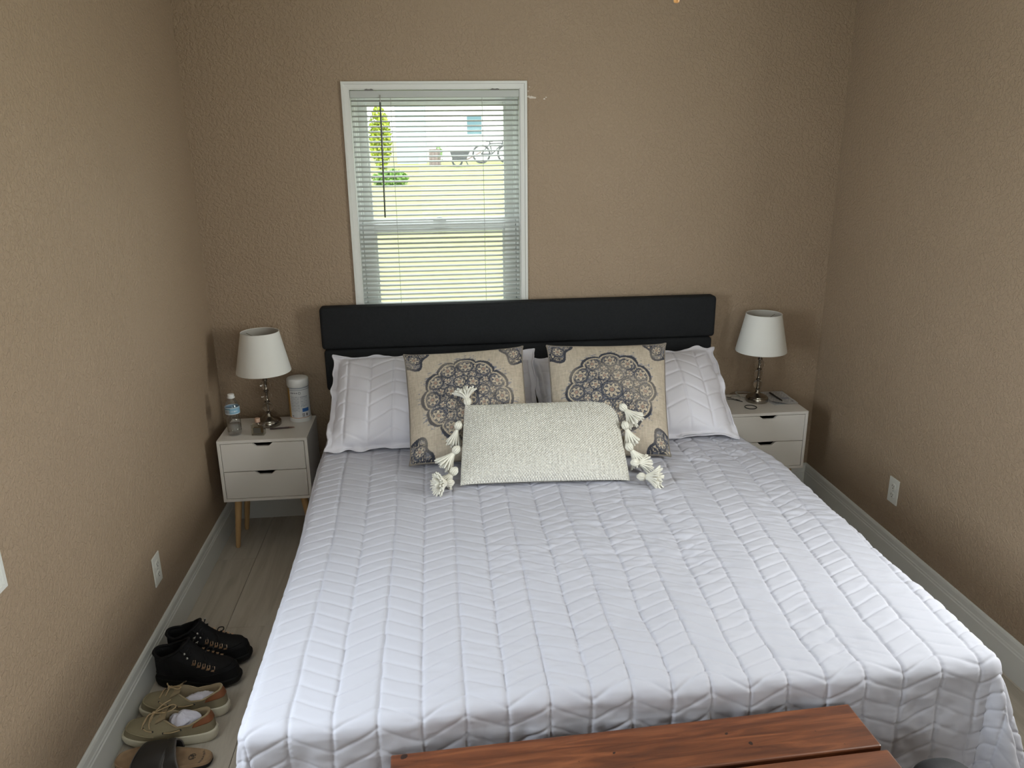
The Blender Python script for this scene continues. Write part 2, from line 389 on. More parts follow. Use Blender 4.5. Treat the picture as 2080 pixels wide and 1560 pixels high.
floor = st(MB().box(-0.13, W+0.13, YB-0.13, 0.13, -0.12, -0.012).build('floor', 'sub'), 'grey brown plank floor around the bed', 'floor')
pw = 0.183; pl = 1.22
pm = {}
rng = random.Random(5)
def plank_mesh(x0, x1, y0, y1):
    g = 0.0008; mb = MB(); mb.box(x0+g, x1-g, y0+g, y1-g, -0.012, 0.0); return mb
ix = 0; x = 0.0
while x < W-1e-6:
    x1 = min(x+pw, W); y1 = 0.0 - (0.42, 0.95, 0.2, 0.7)[ix % 4]; y0p = 0.0
    y = 0.0; first = True
    while y > YB+1e-6:
        yn = max(YB, y1 if first else y-pl); first = False
        plank_mesh(x, x1, yn, y).build('plank', 'plank', floor, bev=0.0009, seg=1)
        y = yn
    x = x1; ix += 1

# baseboards: flat board with a stepped moulded top
def base_profile(flip):
    p = [(0, 0), (.014, 0), (.014, .095), (.0115, .099), (.0115, .106), (.0095, .110), (.009, .128), (.006, .136), (.0025, .1395), (0, .1395)]
    return [(q[0]*flip, q[1]) for q in p]
def baseboard(name, wallside, label):
    mb = MB()
    if wallside == 'left': mb.prism(base_profile(1), 1, YB, 0.0)
    elif wallside == 'right': mb.prism([(W+q[0], q[1]) for q in base_profile(-1)], 1, YB, 0.0)
    elif wallside == 'back': mb.prism([(q[0], q[1]) for q in base_profile(-1)], 0, 0.0, W)
    else: mb.prism([(YB+q[0], q[1]) for q in base_profile(1)], 0, 0.0, W)
    st(mb.build(name, 'trim'), label, 'baseboard')
baseboard('baseboard_left', 'left', 'white moulded baseboard behind the shoes')
baseboard('baseboard_right', 'right', 'white moulded baseboard right of the bed')
baseboard('baseboard_back', 'back', 'white baseboard under the headboard wall')
baseboard('baseboard_front', 'front', 'white baseboard behind the viewer')

# ------------------------------------------------------------------ windows (built in local coords: x across, y outward, z up; origin at floor, wall face y=0)
def window(name, label, loc, rz, w0=-0.3725, w1=0.3725):
    r = struct_empty(name, loc); r.rotation_euler = (0, 0, rz); r['label'] = label; r['category'] = 'window'
    z0, z1 = WIN_Z0, WIN_Z1
    c = 0.030
    def casing(kind):
        # a thin picture-frame casing with a raised outer lip, mitred
        mb = MB(); zo0, zo1 = z0-c, z1+c; xo0, xo1 = w0-c, w1+c
        prof = [(0.0, 0.0), (0.0, -0.006), (0.018, -0.008), (0.020, -0.012), (0.030, -0.012), (0.030, 0.0)]
        corners = dict(top=[((w0, z1), (-1, 1)), ((w1, z1), (1, 1))], bottom=[((w1, z0), (1, -1)), ((w0, z0), (-1, -1))],
                       left=[((w0, z0), (-1, -1)), ((w0, z1), (-1, 1))], right=[((w1, z1), (1, 1)), ((w1, z0), (1, -1))])[kind]
        n = len(prof); vs = []
        for (px, pz), (dx, dz) in corners:
            for d, y in prof: vs.append((px+dx*d, y, pz+dz*d))
        fs = [(i, (i+1) % n, n+(i+1) % n, n+i) for i in range(n)]+[tuple(range(n)), tuple(range(n, 2*n))]
        mb.add(vs, fs); mb.build('casing', 'trim', r)
    for k in ('top', 'bottom', 'left', 'right'): casing(k)
    jb = MB(); t = 0.004
    jb.box(w0, w0+t, 0, .13, z0, z1); jb.box(w1-t, w1, 0, .13, z0, z1); jb.box(w0+t, w1-t, 0, .13, z1-t, z1); jb.box(w0+t, w1-t, 0, .13, z0, z0+t)
    jb.build('jamb', 'trim', r)
    a0, a1, b0, b1 = w0+t, w1-t, z0+t, z1-t
    fb = MB(); g = .022                                               # vinyl outer frame with ribbed side tracks
    for y0, y1, gg in ((.05, .066, g*.6), (.066, .115, g)):
        fb.box(a0, a0+gg, y0, y1, b0, b1); fb.box(a1-gg, a1, y0, y1, b0, b1); fb.box(a0+gg, a1-gg, y0, y1, b1-gg, b1); fb.box(a0+gg, a1-gg, y0, y1, b0, b0+gg)
    fb.build('window_frame', 'vinyl', r, bev=.002)
    def sash(nm, y0, y1, s0, s1, bot, top, side, stepy):
        mb = MB(); x0, x1 = a0+g*.7, a1-g*.7
        mb.box(x0, x0+side, y0, y1, s0, s1); mb.box(x1-side, x1, y0, y1, s0, s1)
        mb.box(x0+side, x1-side, y0, y1, s0, s0+bot); mb.box(x0+side, x1-side, y0, y1, s1-top, s1)
        # glazing bead step
        e = .010
        mb.box(x0+side, x0+side+e, y0+stepy, y1, s0+bot, s1-top); mb.box(x1-side-e, x1-side, y0+stepy, y1, s0+bot, s1-top)
        mb.box(x0+side+e, x1-side-e, y0+stepy, y1, s0+bot, s0+bot+e); mb.box(x0+side+e, x1-side-e, y0+stepy, y1, s1-top-e, s1-top)
        o = mb.build(nm, 'vinyl', r, bev=.002)
        MB().box(x0+side, x1-side, (y0+y1)/2, (y0+y1)/2+.004, s0+bot, s1-top).build('pane', 'pane', o)
        return o
    sash('upper_sash', .085, .110, 1.385, b1-g*.6, .045, .035, .038, .008)
    lo = sash('lower_sash', .054, .080, b0+g*.6, 1.430, .05, .042, .052, .008)
    lk = MB(); lk.box(-.03, .03, .046, .062, 1.430, 1.441); lk.ball((0, .054, 1.443), .012, 12, 6, (1.4, .8, .5)); lk.build('sash_lock', 'vinyl', lo, bev=.002)
    return r
window('window_1', 'white framed double-hung window behind the blind above the headboard', (1.0675, 0, 0), 0)
window('window_2', 'white window trim corner at the left edge of the left wall', (0, -2.312, 0), PI/2)
window('window_3', 'white framed window in the right wall out of view', (W, -2.0, 0), -PI/2)
window('fill_window', 'wide white framed window added out of view behind the viewer for fill light', (1.5, YB, 0), PI, -.66, .66)  # unseen window, added to carry the rear fill

# blind on window_1
bl = thing('window_blind', 'white mini blind with thin open slats hanging in the window', 'blind', (1.0675, 0.0, 0))
hx = 0.3675
MB().box(-hx, hx, -.001, .027, 1.964, 1.993).build('headrail', 'slat', bl, bev=.002)
for sx in (-.285, .262):
    mb = MB(); mb.box(-.018, .018, 0, .03, 0, .006); mb.ball((-.010, .004, .008), .005, 8, 6); mb.ball((.010, .004, .008), .005, 8, 6)
    mb.build('mount_clip', 'knob_dark', bl, loc=(sx, -.002, 1.9925))
pitch = 0.0213; nsl = 52
sm = MB(); k = 6; sw = .0125; tilt = math.radians(-17)
top, botm = [], []
for j in range(k+1):
    u = -1+2*j/k; yy = sw*u; zz = .0018*(1-u*u)
    y2 = yy*math.cos(tilt)+zz*math.sin(tilt); z2 = -yy*math.sin(tilt)+zz*math.cos(tilt)
    top.append((y2, z2+.0003)); botm.append((y2, z2-.0003))
sm.prism(top+botm[::-1], 0, -hx+.002, hx-.002)
s0 = sm.build('slat', 'slat', bl, loc=(0, .016, 1.952))
for i in range(1, nsl):
    c = s0.copy(); COL.objects.link(c); c.parent = bl; c.location = (0, .016, 1.952-pitch*i)
MB().box(-hx+.001, hx-.001, .004, .028, .838, .846).build('bottom_rail', 'slat', bl, bev=.002)
for sx in (-.195, .205):
    for dy in (.003, .029):
        MB().tube([(sx, dy, 1.965), (sx, dy, .84)], .0007, 5).build('ladder_cord', 'slat', bl)
mb = MB(); mb.tube([(-.238, -.004, 1.975), (-.238, -.010, 1.955), (-.239, -.0095, 1.945)], .0022, 6)
mb.build('wand_hook', 'cord', bl, smooth=True)
MB().tube([(-.2385, -.010, 1.945), (-.246, -.008, 1.455)], .0042, 6).build('tilt_wand', mat('smoky_wand', (0.05, 0.06, 0.05), 0.25), bl)

# ------------------------------------------------------------------ outlets
def outlet(loc, rz, label):
    t = thing('wall_outlet', label, 'outlet', loc, rz)               # local: x across, y out of the wall is -y
    MB().box(-.035, .035, -.005, 0, -.057, .057).build('cover_plate', 'plate', t, bev=.003, seg=2)
    for dz in (.0195, -.0195):
        mb = MB(); n = 20
        poly = []
        for k in range(n):
            a = 2*PI*k/n; poly.append((max(-.0145, min(.0145, .0172*math.cos(a))), dz+.0172*math.sin(a)*.9))
        mb.prism(poly, 1, -.0075, -.004); o = mb.build('receptacle', 'plate', t, bev=.0008)
        sl = MB(); sl.box(-.0075, -.0055, -.0079, -.0070, dz-.001, dz+.008); sl.box(.0050, .0070, -.0079, -.0070, dz, dz+.007)
        sl.lathe([(.0025, 0), (.0025, .001)], 10)
        for i in range(len(sl.v)-20, len(sl.v)): v = sl.v[i]; sl.v[i] = (v[0], -.0079+v[2]*.9, dz-.007+v[1])
        sl.build('slot', 'slot', o)
    mb = MB(); mb.lathe([(.003, 0), (.003, .0012), (.0015, .0018)], 12)
    mb.v = [(v[0], -.005-v[2], v[1]) for v in mb.v]; mb.build('screw', 'screw', t)
    return t
outlet((0.0, -1.0458, 0.3257), PI/2, 'ivory duplex outlet on the left wall above the baseboard near the boots')
outlet((W, -0.7668, 0.3322), -PI/2, 'ivory duplex outlet on the right wall beside the bed')
# ------------------------------------------------------------------ bed
bed = thing('bed', 'bed with a low black upholstered panel headboard under the window', 'bed', (1.46, -1.1, 0))
def B(mb, name, m, **k):
    mb.v = [(v[0]-1.46, v[1]+1.1, v[2]) for v in mb.v]; return mb.build(name, m, bed, **k)
B(MB().box(.505, 2.362, -.105, -.03, .870, 1.067), 'headboard_panel', 'head', bev=.016, seg=3, smooth=True)
B(MB().box(.512, 2.352, -.102, -.03, .672, .868), 'headboard_panel', 'head', bev=.016, seg=3, smooth=True)
for x0, x1 in ((.524, .60), (2.26, 2.338)):
    B(MB().box(x0, x1, -.085, -.03, 0, .70), 'headboard_leg', 'black', bev=.003)
B(MB().box(.68, 2.29, -2.03, -.13, .30, .515), 'mattress', 'mattress', bev=.04, seg=3)
B(MB().box(.68, 2.29, -2.02, -.11, .16, .295), 'bed_base', 'black', bev=.006)
for x_, y_ in ((.75, -1.95), (2.2, -1.95), (.75, -.25), (2.2, -.25)):
    B(MB().box(x_-.03, x_+.03, y_-.03, y_+.03, 0, .17), 'leg', 'black', bev=.003)

# ------------------------------------------------------------------ quilt
def chevron(u, v, x0, v0, cw=.0988, amp=.05, per=.0525):
    """distance to the nearest column seam and to the nearest slanted seam"""
    q = (u-x0)/cw; k = np.floor(q); f = q-k
    d1 = np.minimum(f, 1-f)*cw
    tri = np.where(k.astype(int) % 2 == 0, 1-f, f)*amp
    g = (v-v0-tri)/per; h = g-np.floor(g)
    d2 = np.minimum(h, 1-h)*per*.9
    return d1, d2, k
def normals(P):
    du = np.gradient(P, axis=0); dv = np.gradient(P, axis=1)
    n = np.cross(du, dv); return n/np.maximum(np.linalg.norm(n, axis=2, keepdims=True), 1e-9)
def make_quilt():
    xL, xR, yF, yBk, z0, r = .595, 2.361, -2.094, -.16, .540, .035
    step = .0032; ov = .43
    us = np.arange(xL-ov, xR+ov, step); vs = np.arange(yF-ov, yBk, step)
    U, V = np.meshgrid(us, vs, indexing='ij')
    aL = np.maximum(xL-U, 0); aR = np.maximum(U-xR, 0); a = np.maximum(aL, aR); b = np.maximum(yF-V, 0)
    right = U > 1.4
    R = np.hypot(a, b); th = np.arctan2(b, np.maximum(a, 1e-9)); th = np.where(R < 1e-9, 0, th)
    L = PI*r/2
    side = np.where(right, .07, .05); front = .0
    c2 = np.cos(th)**2
    fl = side*c2+front*(1-c2)
    corner = np.sin(2*th)
    fl = fl+np.where(right, .30*corner*(1+.42*np.cos(8*th-2.8)), .13*corner*(1+.5*np.cos(8*th-3.4)))
    # soft hanging folds on the long sides
    fl = fl+np.where((b < 1e-6) & (a > 0), .035*np.sin(V*11+np.where(right, .6, 2.0)), 0)*sstep(0, .25, a)
    ex = np.maximum(R-L, 0)
    rad = np.where(R < L, r*np.sin(np.minimum(R, L)/r), r+ex*fl)
    drop = np.where(R < L, r*(1-np.cos(np.minimum(R, L)/r)), r+ex*np.sqrt(np.maximum(.05, 1-fl**2)))
    over = np.maximum(drop-(z0-.014), 0); drop = drop-over; rad = rad+over*.8
    ux = np.where(R > 1e-9, a/np.maximum(R, 1e-9), 0); uy = np.where(R > 1e-9, b/np.maximum(R, 1e-9), 0)
    X = np.clip(U, xL, xR)+np.where(right, 1, -1)*rad*ux
    Y = np.maximum(V, yF)-rad*uy
    Z = z0-drop
    flat = sstep(.10, 0, R)
    # the bed is not perfectly square: front edge drifts, far corners pull in
    X = X-.030*sstep(-1.35, -.65, V)*sstep(1.0, .6, U)-.055*sstep(-.95, -.50, V)*sstep(1.9, 2.35, U)
    Y = Y-.045*sstep(1.35, .70, U)*sstep(-1.6, -2.1, V)
    P = np.stack([X, Y, Z], -1)
    n = normals(P); n = np.where(n[..., 2:3] < -.2, -n, n)
    if n[n.shape[0]//2, n.shape[1]//2, 2] < 0: n = -n
    # stitched seams: cloth puffs up between them; right side has been tugged so its seams drift
    Us = U+.075*sstep(1.35, 2.1, U)*np.clip((V+1.75)/.9, -.2, 1.0)*-1.0+.006*vnoise(U*4, V*5, 11)*sstep(1.2, 1.6, U)+.0016*vnoise(U*25, V*25, 10)
    Vs = V+.012*vnoise(U*5, V*4, 12)*sstep(1.0, 1.7, U)+.002*vnoise(U*18, V*18, 13)
    d1, d2, k = chevron(Us, Vs, .67, -1.868)
    pl_ = np.where(k.astype(int) % 2 == 0, .6, 1.0)*(.85+.15*sstep(.7, 1.3, U))
    h = .0023*(1-np.exp(-(d1/.0065)**2))+.0019*pl_*(1-np.exp(-(d2/.0055)**2))
    h = h-.0021*np.exp(-(d1/.0024)**2)-.0019*np.sqrt(pl_)*np.exp(-(d2/.0023)**2)
    wr = .22+.85*sstep(.85, 1.5, U)
    wr = np.where(b > .03, .8, wr)
    rip = vnoise(U*9+V*3, V*46+U*6, 21)*.0024+vnoise(U*26, V*60, 22)*.0013+vnoise(U*40+V*20, V*34, 23)*.0014
    rip = rip*(.55+.9*np.clip(vnoise(U*4, V*4, 24)+.3, 0, 1))
    pucker = np.exp(-(d1/.014)**2)*np.sin(V*2*PI/.013+6*vnoise(U*20, V*20, 25))*.0005
    big = vnoise(U*2.6, V*2.6, 31)*.006*flat+vnoise(U*6.5, V*6.5, 32)*.0042*(.35+.65*sstep(.9, 1.5, U))
    fr = np.where(b > .03, vnoise(U*16, V*9, 41)*.004+vnoise(U*30, V*26, 42)*.0022, 0)*sstep(.03, .12, b)
    fs = sstep(.05, .2, a)*sstep(.05, .2, b)*vnoise(U*20+V*9, V*20, 43)*.004
    P = P+n*(h+wr*(rip+pucker)+big+fr+fs)[..., None]
    P[..., 2] = np.maximum(P[..., 2], .004)
    o = gridmesh('quilt', P, 'quilt')
    # bound hem
    q = thing('quilt', 'white chevron-stitched quilt spread over the whole bed', 'quilt', (1.46, -1.1, 0))
    o.name = 'quilted_cover'; q.name = 'quilt'
    o.parent = q; o.location = (-1.46, 1.1, 0)
    edge = np.concatenate([P[0, ::-1][::3], P[::3, 0], P[-1, ::3]])
    edge = edge-np.array([1.46, -1.1, 0]); edge[:, 2] = np.maximum(edge[:, 2], .008)
    MB().tube([tuple(e) for e in edge], .0055, 6).build('hem_binding', 'quilt', q, smooth=True)
    return q
make_quilt()

# ------------------------------------------------------------------ cushions
def pillow_surface(c, thick, n, m, kx=.03, ky=.03, p=3.0, q=.62, flange=0.0, back=1.0, sag=0.0, disp=None, rnd=0.05, ruffle=0.0):
    TL, TR, BL, BR = [np.array(k, float) for k in c]
    nrm = np.cross(((TR-TL)+(BR-BL))/2, ((TL-BL)+(TR-BR))/2); nrm /= np.linalg.norm(nrm)
    uu = np.linspace(0, 1, n); vv = np.linspace(0, 1, m)
    uu = .5-.5*np.cos(PI*uu)*.35-.325*(1-2*uu)                        # a little denser at the rims
    uu = (uu-uu.min())/(uu.max()-uu.min())
    U, V = np.meshgrid(uu, vv, indexing='ij')
    ck = lambda q: .4*(1-q**2)+.6*(1-q**8)
    u2 = .5+(U-.5)*(1-kx*ck(2*V-1)); v2 = .5+(V-.5)*(1-ky*ck(2*U-1))
    cr = 1-rnd*(np.abs(2*U-1)**5)*(np.abs(2*V-1)**5); u2 = .5+(u2-.5)*cr; v2 = .5+(v2-.5)*cr
    C = (BL*((1-u2)*(1-v2))[..., None]+BR*(u2*(1-v2))[..., None]+TL*((1-u2)*v2)[..., None]+TR*(u2*v2)[..., None])
    if ruffle:
        em = np.maximum(np.abs(2*U-1), np.abs(2*V-1))**10; rt = (BR-BL)/np.linalg.norm(BR-BL); upv = (TL-BL)/np.linalg.norm(TL-BL)
        C = C+(em*vnoise(U*16+3, V*11+5, int(1000*abs(BL[0])))*ruffle)[..., None]*rt+(em*vnoise(U*19+7, V*12+1, int(1000*abs(BL[0]))+7)*ruffle*1.2)[..., None]*upv
        C = C+(em*vnoise(U*9, V*7, int(1000*abs(BL[0]))+9)*ruffle*1.5)[..., None]*nrm
    fu = np.clip((np.abs(2*U-1))/(1-flange), 0, 1); fv = np.clip((np.abs(2*V-1))/(1-flange*1.4), 0, 1)
    t = (1-fu**p)**q*(1-fv**p)**q
    lo = 1+sag*(1-2*V)*.5                                            # filling settles towards the bottom
    f = t*thick*lo
    if disp is not None: f = f+disp(U, V, t)
    edge = .002
    F = C+nrm*(f+edge)[..., None]; Bk = C-nrm*(t*thick*back*lo+edge)[..., None]
    P = np.concatenate([F, Bk[::-1]], 0)
    UV = np.concatenate([np.stack([U, V], -1), np.stack([U, V], -1)[::-1]], 0)
    bd = np.concatenate([C[:, 0], C[-1, 1:], C[::-1, -1][1:], C[0, ::-1][1:-1]])
    return P, UV, bd, nrm, (U, V)
def cushion_print(U, V, seed):
    X = 2*U-1; Y = 2*V-1
    X = X+.012*vnoise(U*14, V*14, seed); Y = Y+.012*vnoise(U*14, V*14, seed+1)
    beige = np.array([.470, .405, .330]); navy = np.array([.050, .053, .069]); blue = np.array([.135, .138, .165]); cream = np.array([.52, .44, .34]); pink = np.array([.34, .235, .185])
    C = np.ones(X.shape+(3,))*beige
    def put(mask, col): C[mask] = col
    r = np.hypot(X, Y); th = np.arctan2(Y, X)
    R0 = .70+.085*np.sqrt(np.abs(np.cos(6*th)))+.012*np.cos(4*th)
    ins = r < R0
    fz = vnoise(X*9, Y*9, seed+2)+.6*vnoise(X*19, Y*19, seed+3)
    lines = np.abs(np.sin(7.5*fz+9*r))
    put(ins, blue*.95)
    put(ins & (fz > .12), navy)
    put(ins & (lines < .34), cream*.92)
    put(ins & (np.abs(vnoise(X*30, Y*30, seed+4)) < .10), beige*.8)
    def rosette(cx, cy, rad, rot, np_=6):
        dx, dy = X-cx, Y-cy; rho = np.hypot(dx, dy)/rad; ph = np.arctan2(dy, dx)+rot
        m = rho < 1.12; pr = .60+.20*np.cos(np_*ph)
        put(m, navy); put(m & (rho < 1.0), blue); put(m & (rho < .93), navy)
        put(m & (rho < .86), cream*.95); put(m & (rho < .79), blue*.8); put(m & (rho < pr+.12), navy*1.1)
        put(m & (rho < pr), cream); put(m & (rho < pr*.68), beige*.85); put(m & (rho < .30), navy*1.6); put(m & (rho < .23), pink)
    for k in range(12):
        a = 2*PI*k/12; rosette(.60*math.cos(a), .60*math.sin(a), .125, a)
    for k in range(12):
        a = 2*PI*(k+.5)/12; rosette(.45*math.cos(a), .45*math.sin(a), .065, a, 4)
    for k in range(8):
        a = 2*PI*(k+.5)/8; rosette(.30*math.cos(a), .30*math.sin(a), .10, a, 5)
    rosette(0, 0, .17, .2, 8)
    band = ins & (r > R0-.045); put(band, navy); put(ins & (r > R0-.075) & (r < R0-.050), cream*.9)
    # worn halo just outside the outline
    halo = (~ins) & (r < R0+.11) & (vnoise(X*22, Y*60, seed+6) > .28+6*(r-R0)); put(halo, blue*1.5)
    for sx in (-1, 1):
        for sy in (-1, 1):
            d = np.hypot(X-sx, Y-sy); Rc = .40+.05*np.cos(6*np.arctan2(Y-sy, X-sx)); m = d < Rc
            put(m, blue); put(m & (fz > .05), navy); put(m & (lines < .38), cream*.9); put(m & (np.abs(d-Rc) < .05), navy)
            rosette(sx*.84, sy*.84, .10, .3)
    fade = np.clip(.18+.5*vnoise(U*7, V*7, seed+8), 0, .55)[..., None]*.5
    C = C*(1-fade)+beige*fade
    thread = (1+.10*vnoise(U*150, V*24, seed+9)+.09*vnoise(U*40, V*170, seed+10))[..., None]
    return np.clip(C*thread, 0.01, 1)
def patterned(label, c, seed, wr):
    base = np.array([(c[2][0]+c[3][0])/2, (c[2][1]+c[3][1])/2, .54])
    def disp(U, V, t):
        return (vnoise(U*3, V*3, seed+40)*.010+vnoise(U*9+V*4, V*5, seed+41)*.003*wr)*t-.010*np.exp(-(((V-.13-.25*np.abs(U-.1))/.03)**2))*wr*t*sstep(.5, .05, np.minimum(U, 1-U))
    P, UV, bd, nrm, _ = pillow_surface(c, .080, 232, 232, .105, .100, 2.4, .62, 0, .75, .45, disp, .055)
    col = cushion_print(UV[..., 0], UV[..., 1], seed)
    t = thing('throw_cushion', label, 'cushion', tuple(base), 0, 'patterned square cushions')
    gridmesh('cushion_cover', P-base, 'print', t, UV, col, wrapu=True)
    MB().tube([tuple(p) for p in (bd-base)[::2]], .0042, 6, closed=True).build('piping', 'pipe', t, smooth=True)
    return t
patterned('left of the two beige cushions with a navy medallion, tilted, against the left sham', [(.874, -.42, .932), (1.412, -.40, .947), (.893, -.785, .552), (1.41, -.80, .552)], 100, 1.0)
patterned('right of the two beige cushions with a navy medallion, upright, against the right sham', [(1.483, -.42, .952), (2.035, -.43, .944), (1.455, -.80, .552), (1.958, -.826, .552)], 200, .5)

def sham(label, c, seed, x0):
    base = np.array([(c[2][0]+c[3][0])/2, (c[2][1]+c[3][1])/2, .54])
    wd = abs(c[1][0]-c[0][0]); hd = math.dist(c[0], c[2])
    def disp(U, V, t):
        u = U*wd; v = V*hd
        d1, d2, k = chevron(u, v, x0, .02, .105, .05, .075)
        m = sstep(0.02, .25, t)
        h = (.0035*(1-np.exp(-(d1/.007)**2))+.0028*(1-np.exp(-(d2/.0065)**2))-.0012*np.exp(-(d1/.003)**2)-.0010*np.exp(-(d2/.003)**2))*m
        fl = 1-sstep(0, .16, t)
        ruff = fl*(vnoise(u*30, v*30, seed+3)*.006+vnoise(u*11, v*11, seed+4)*.006)
        return h+ruff+vnoise(U*5, V*3, seed)*.010*t+vnoise(u*22, v*14, seed+1)*.0022*m-.0022*np.exp(-((t-.05)/.04)**2)
    P, UV, bd, nrm, _ = pillow_surface(c, .095, 300, 150, .035, .060, 2.2, .62, .045, .75, .40, disp, .015, .007)
    t = thing('pillow_sham', label, 'pillow', tuple(base), 0, 'quilted pillow shams against the headboard')
    gridmesh('quilted_sham', P-base, 'sham', t, UV, wrapu=True)
    MB().tube([tuple(p) for p in (bd-base)[::2]], .0035, 6, closed=True).build('flange_hem', 'sham', t, smooth=True)
sham('white quilted pillow sham leaning on the left half of the headboard', [(.560, -.20, .868), (1.475, -.19, .868), (.545, -.585, .556), (1.475, -.60, .556)], 300, .07)
sham('white quilted pillow sham leaning on the right half of the headboard', [(1.44, -.20, .825), (2.325, -.205, .850), (1.455, -.585, .556), (2.312, -.632, .556)], 320, .04)

def tassel(parent, head, d, length, spread, n, seed, droop=.3, scale=1.0):
    spread *= 1.35; n = int(n*1.5); length *= 1.05
    rs = random.Random(seed); h = Vector(head); d = Vector(d).normalized()
    a = d.orthogonal().normalized(); b = d.cross(a)
    mb = MB(); mb.ball(h, .0125*scale, 12, 8, (1, 1, 1.1))
    for k in range(10):
        an = 2*PI*k/10; q_ = a*math.cos(an)+b*math.sin(an)
        mb.tube([h-d*.015*scale+q_*.003, h-d*.004*scale+q_*.0125*scale, h+d*.006*scale+q_*.0125*scale, h+d*.016*scale+q_*.006*scale], .0036, 5)
    mb.tube([h-d*.018*scale, h], .004*scale, 6)
    nk = h+d*.010*scale
    mb.tube([nk-a*.010*scale, nk+b*.010*scale, nk+a*.010*scale, nk-b*.010*scale], .0022, 5, closed=True)
    for k in range(n):
        ang = 2*PI*k/n*2.618; q = math.sqrt((k+.5)/n)*spread
        off = (a*math.cos(ang)+b*math.sin(ang))*q
        L = length*rs.uniform(.86, 1.05); pts = []
        for j in range(5):
            s = j/4
            p = nk+(d+off*(.35+.65*s)).normalized()*L*s+Vector((0, 0, -droop*L*s*s))+off*.004
            pts.append(p)
        mb.tube(pts, [.0032*scale, .0036*scale, .0040*scale, .0040*scale, .0032*scale], 5)
    mb.build('tassel', 'yarn', parent, smooth=True)
def lumbar():
    c = [(1.128, -.700, .782), (1.742, -.690, .775), (1.092, -.972, .553), (1.737, -1.010, .553)]
    base = np.array([1.42, -.97, .54])
    def weave(U, V):
        a = 2*PI*58*U+2.2*vnoise(U*11, V*9, 63); b = 2*PI*36*V+2.2*vnoise(U*9, V*11, 64)+PI*np.floor(a/(2*PI))
        return .0026*np.abs(np.sin(a/1.0*.5))**.7*(.55+.45*np.sin(b))*(1+.5*vnoise(U*45, V*30, 65))
    def disp(U, V, t): return vnoise(U*5, V*3, 61)*.007*t+vnoise(U*14, V*6, 62)*.002*t+weave(U, V)*sstep(0, .25, t)
    P, UV, bd, nrm, _ = pillow_surface(c, .066, 430, 220, .015, .055, 2.6, .66, 0, .8, .4, disp, .018)
    t = thing('lumbar_cushion', 'cream chunky-woven lumbar cushion with yarn tassels down both short ends', 'cushion', tuple(base))
    gridmesh('woven_cover', P-base, 'knit', t, UV, wrapu=True)
    TL, TR, BL, BR = [Vector(k)-Vector(base) for k in c]
    fwd = Vector((0, -.6, .1))
    Lp = lambda s: BL.lerp(TL, s)+Vector((-.004, -.006, 0)); Rp = lambda s: BR.lerp(TR, s)+Vector((.004, -.006, 0))
    tassel(t, Lp(1.0)+Vector((.02, .01, .008)), (-.15, .35, .8), .060, .95, 26, 1, .1)
    tassel(t, Lp(.74)+Vector((-.012, 0, 0)), (-.35, -.3, -1), .068, .40, 24, 2, .1)
    tassel(t, Lp(.44)+Vector((-.014, 0, 0)), (-.75, -.35, -.8), .075, .55, 26, 3, .12)
    tassel(t, Lp(.20)+Vector((-.018, -.01, 0)), (-.5, -.2, -.55), .055, .6, 24, 4, .1)
    tassel(t, Lp(.04)+Vector((-.030, -.015, .012)), (-1, -.45, .15), .060, .85, 40, 5, .12)
    tassel(t, Rp(.93)+Vector((.014, -.035, 0)), (.72, -.55, -.75), .078, .62, 30, 6, .08)
    tassel(t, Rp(.66)+Vector((.008, -.02, .01)), (.35, -.4, -.9), .072, .48, 26, 7, .08)
    tassel(t, Rp(.42)+Vector((.010, -.012, .0)), (.55, -.3, -.8), .072, .5, 26, 8, .08)
    tassel(t, Rp(.16)+Vector((.022, .02, .012)), (.8, .25, -.15), .060, .6, 24, 9, .08)
    tassel(t, Rp(.02)+Vector((.030, -.010, .018)), (1, -.35, .05), .072, .70, 40, 10, .12)
lumbar()

# ------------------------------------------------------------------ nightstands
def nightstand(loc, rz, label):
    t = thing('nightstand', label, 'nightstand', loc, rz, 'white two-drawer nightstands')
    w, d, z0, z1, p = .1935, .147, .256, .546, .0135
    MB().box(-w, w, -d, d, z1-p, z1).build('top_panel', 'nswhite', t, bev=.001)
    MB().box(-w, w, -d, d, z0, z0+p).build('bottom_panel', 'nswhite', t, bev=.001)
    for s in (-1, 1): MB().box(min(s*w, s*(w-p)), max(s*w, s*(w-p)), -d, d, z0+p, z1-p).build('side_panel', 'nswhite', t, bev=.001)
    MB().box(-w+p, w-p, d-.006, d-.001, z0+p, z1-p).build('back_panel', 'nswhite', t)
    ow = w-p-.002; zm = (z0+z1)/2-.002
    for a0, a1 in ((z0+p+.002, zm-.0015), (zm+.0015, z1-p-.002)):
        poly = [(-ow, a0), (ow, a0), (ow, a1), (.045, a1), (.026, a1-.0155), (-.026, a1-.0155), (-.045, a1), (-ow, a1)]
        dr = MB(); dr.prism(poly, 1, -d+.0005, -d+.015); o = dr.build('drawer_front', 'nswhite', t, bev=.0008, seg=1)
        bx = MB(); bx.box(-ow+.01, ow-.01, -d+.016, d-.02, a0+.005, a0+.012); bx.box(-ow+.01, -ow+.02, -d+.016, d-.02, a0+.012, a1-.03); bx.box(ow-.02, ow-.01, -d+.016, d-.02, a0+.012, a1-.03)
        bx.build('drawer_box', 'slot', o)  # near-black box: shade behind the notch put into its colour
    for sx in (-1, 1):
        for sy in (-1, 1):
            x1, y1 = sx*(w-.050), sy*(d-.055); x0, y0 = sx*(w-.020), sy*(d-.058)
            mb = MB(); mb.tube([(x0, y0, 0), (x0, y0, .004), (x1, y1, z0)], [.0085, .0105, .0165], 20)
            mb.build('leg', 'redwood' if (sx < 0 and sy > 0 and False) else 'beech', t, smooth=True, sharp=50)
    return t
